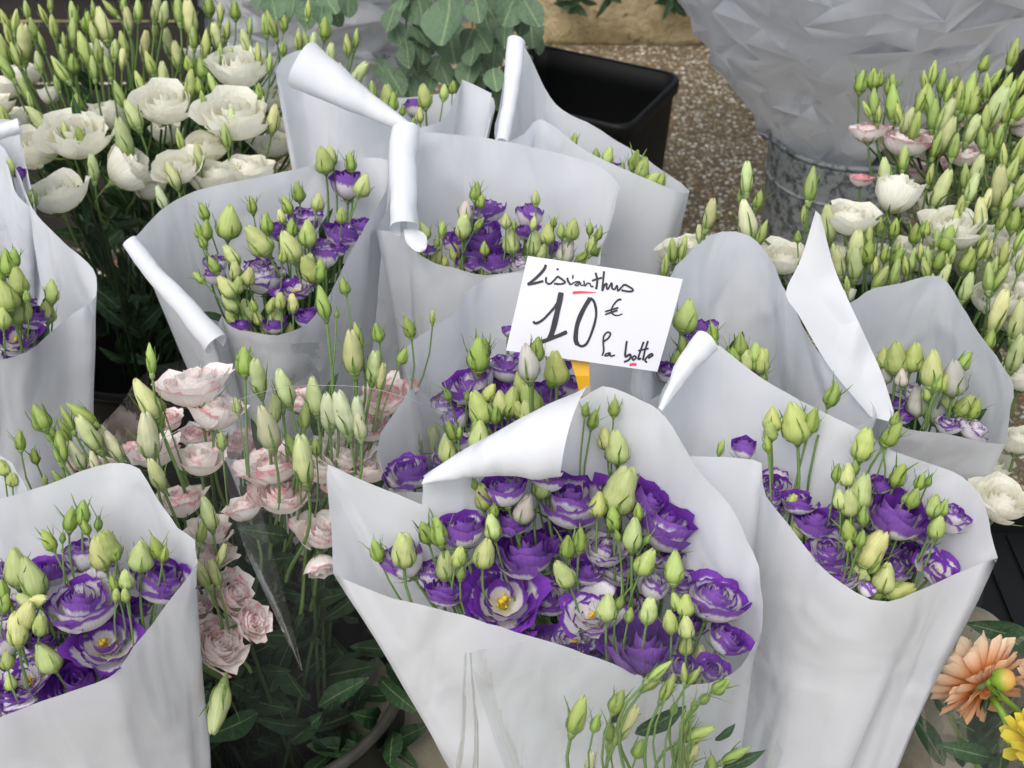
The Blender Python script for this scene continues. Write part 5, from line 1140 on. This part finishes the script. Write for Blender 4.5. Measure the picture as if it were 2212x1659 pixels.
def dahlias():
    rnd = random.Random(5)
    so_ = [spoon(rnd, .175) for _ in range(4)]; sy = [spoon(rnd, .22) for _ in range(3)]
    for m in so_: m.materials.append(M['dahlia'])
    for m in sy: m.materials.append(M['dahliay'])
    c = atz(2125, 1478, .50); base = Vector((c.x+.10, c.y-.12, .03))
    t = thing('dahlia_bunch', 'apricot and yellow dahlias in clear film, the largest seen from behind', 'dahlias', base)
    bb = Bunch.__new__(Bunch); bb.root = t; bb.base = base; bb.rnd = rnd; bb.aim = Vector((base.x, base.y, .15)); bb.pts = [c]; bb.bvh = None
    def head(px, py, R, f, a, mat, sp, z, n, stem_to):
        p = atz(px, py, z); r = R*mpp(p); ax = look_axis(f, a)
        dahlia_head(t, p, r, ax, mat, sp, rnd, n)
        s0 = p - ax*r*.28; e = atz(*stem_to)
        V, Fc = tube_geo(bez(s0, s0-ax*r*.7, e.lerp(s0, .3), e, 10), lambda q: .0035+.001*q, 8); part('stem', mesh('stem', V, Fc), M['stem2'], t)
        return p, r, ax
    p, r, ax = head(2122, 1478, 112, -.58, -30, 'dahlia', so_, .50, (9, 14, 20, 26, 28, 26), (2185, 1610, .47))
    # green bracts and a bud beside the turned-away head
    for k in range(6):
        a = k*1.05; d = Vector((cos(a), sin(a), -.25)); q = Vector((0, 0, 1)).rotation_difference(ax).to_matrix() @ d
        bb.leaf(p - ax*r*.20, q + (-FW)*.25, r*.42, rnd.uniform(-1, 1), None)
    for (px, py, R, a) in ((2168, 1468, 26, 75),):
        pb = atz(px, py, .545); rb = R*mpp(pb); axb = look_axis(.45, a)
        o = part('bud', lathe('dahlia_bud', [(.001, -1.0), (.5, -.95), (.9, -.5), (1.0, 0), (.85, .5), (.5, .85), (.001, .95)], 16), M['dbud'], t, axis_matrix(pb, axb, 0, rb))
        for k in range(6):
            am = 2*pi*k/6; Mp = Matrix.Translation(Vector((cos(am)*.80, sin(am)*.80, -.85))) @ Matrix.Rotation(am-pi/2, 4, 'Z') @ Matrix.Rotation(radians(28), 4, 'X') @ Matrix.Scale(.9, 4)
            sub('sepal', LEAVES[k % 6], None, o, Mp)
        V, Fc = tube_geo(bez(pb-axb*rb, pb-axb*rb*2.2, atz(2215, 1530, .50), atz(2212, 1560, .46), 8), .0028, 7); part('stem', mesh('stem', V, Fc), M['stem2'], t)
    head(2250, 1490, 70, .55, 10, 'dahlia', so_, .50, (8, 11, 14, 15), (2260, 1640, .40))
    head(2245, 1610, 85, .62, 0, 'dahliay', sy, .49, (8, 11, 14, 15, 12), (2260, 1760, .35))
    for px, py, z, d, ln in ((2235, 1385, .50, Vector((-.8, 0, .3)), .07), (2010, 1440, .46, Vector((-.6, .2, .5)), .04), (2170, 1560, .46, Vector((.8, .1, .3)), .05), (2215, 1400, .49, Vector((-.5, -.3, .6)), .06), (2165, 1625, .45, Vector((.1, -.2, -1)), .05), (2050, 1545, .42, Vector((-.3, 0, .6)), .05), (2150, 1640, .42, Vector((-.5, 0, .2)), .06)):
        bb.leaf(atz(px, py, z), d, ln, rnd.uniform(-.6, .6))
    for k in range(12):
        px, py = rnd.uniform(2040, 2200), rnd.uniform(1560, 1660); bb.leaf(atz(px, py, .36), Vector((rnd.uniform(-1, 1), rnd.uniform(-.5, .5), .6)), rnd.uniform(.04, .08), 0)
    V, Fc = tube_geo([atz(2000, 1440, .46), atz(2030, 1500, .43), atz(2080, 1600, .36), atz(2150, 1720, .25)], .0035, 7); part('stem', mesh('stem', V, Fc), M['stem2'], t)
    B = Bunch.__new__(Bunch); B.root = t; B.base = base; B.bvh = None; B.rnd = rnd
    B.wrap([(1968,1452,.50,1),(2030,1400,.52),(2082,1335,.53,1),(2140,1390,.52),(2300,1350,.50),(2500,1500,.50),(2450,1700,.52),(2250,1600,.56),(2100,1520,.55),(2010,1470,.53)], seed=36, rb=.03, mat='film2', name='film_sleeve', wr=1.0)
M['stem2'] = m_plain('fresh_green_stem', (.16, .30, .03), .45, .4, .2, 20)
def m_dbud():
    T = NT('dahlia_bud_skin'); c = T.coord('Object'); z = T.sep(c)[2]
    col = T.mix(T.step(z, -.4, .6), (.22, .36, .03), (.60, .36, .08)); return T.bsdf(col, .4, .4, None, 0, .1, col)
M['dbud'] = m_dbud()
dahlias()

# white scrap
def scrap():
    c = [(1078, 52), (1092, 48), (1112, 66), (1108, 92), (1094, 92), (1082, 70)]
    V = [aty(x, y, 2.25) for x, y in c]; V.append(sum(V, Vector())/6 + Vector((0, -.012, 0)))
    V2 = [v+Vector((0, .006, 0)) for v in V]
    Fc = [(i, (i+1) % 6, 6) for i in range(6)] + [(7+(i+1) % 6, 7+i, 13) for i in range(6)] + [(i, 7+i, 7+(i+1) % 6, (i+1) % 6) for i in range(6)]
    V = V + V2
    me = mesh('scrap', V, Fc, smooth=False)
    part('paper_corner', me, M['paper'], et)
bpy.data.objects.remove(_s)
scrap()
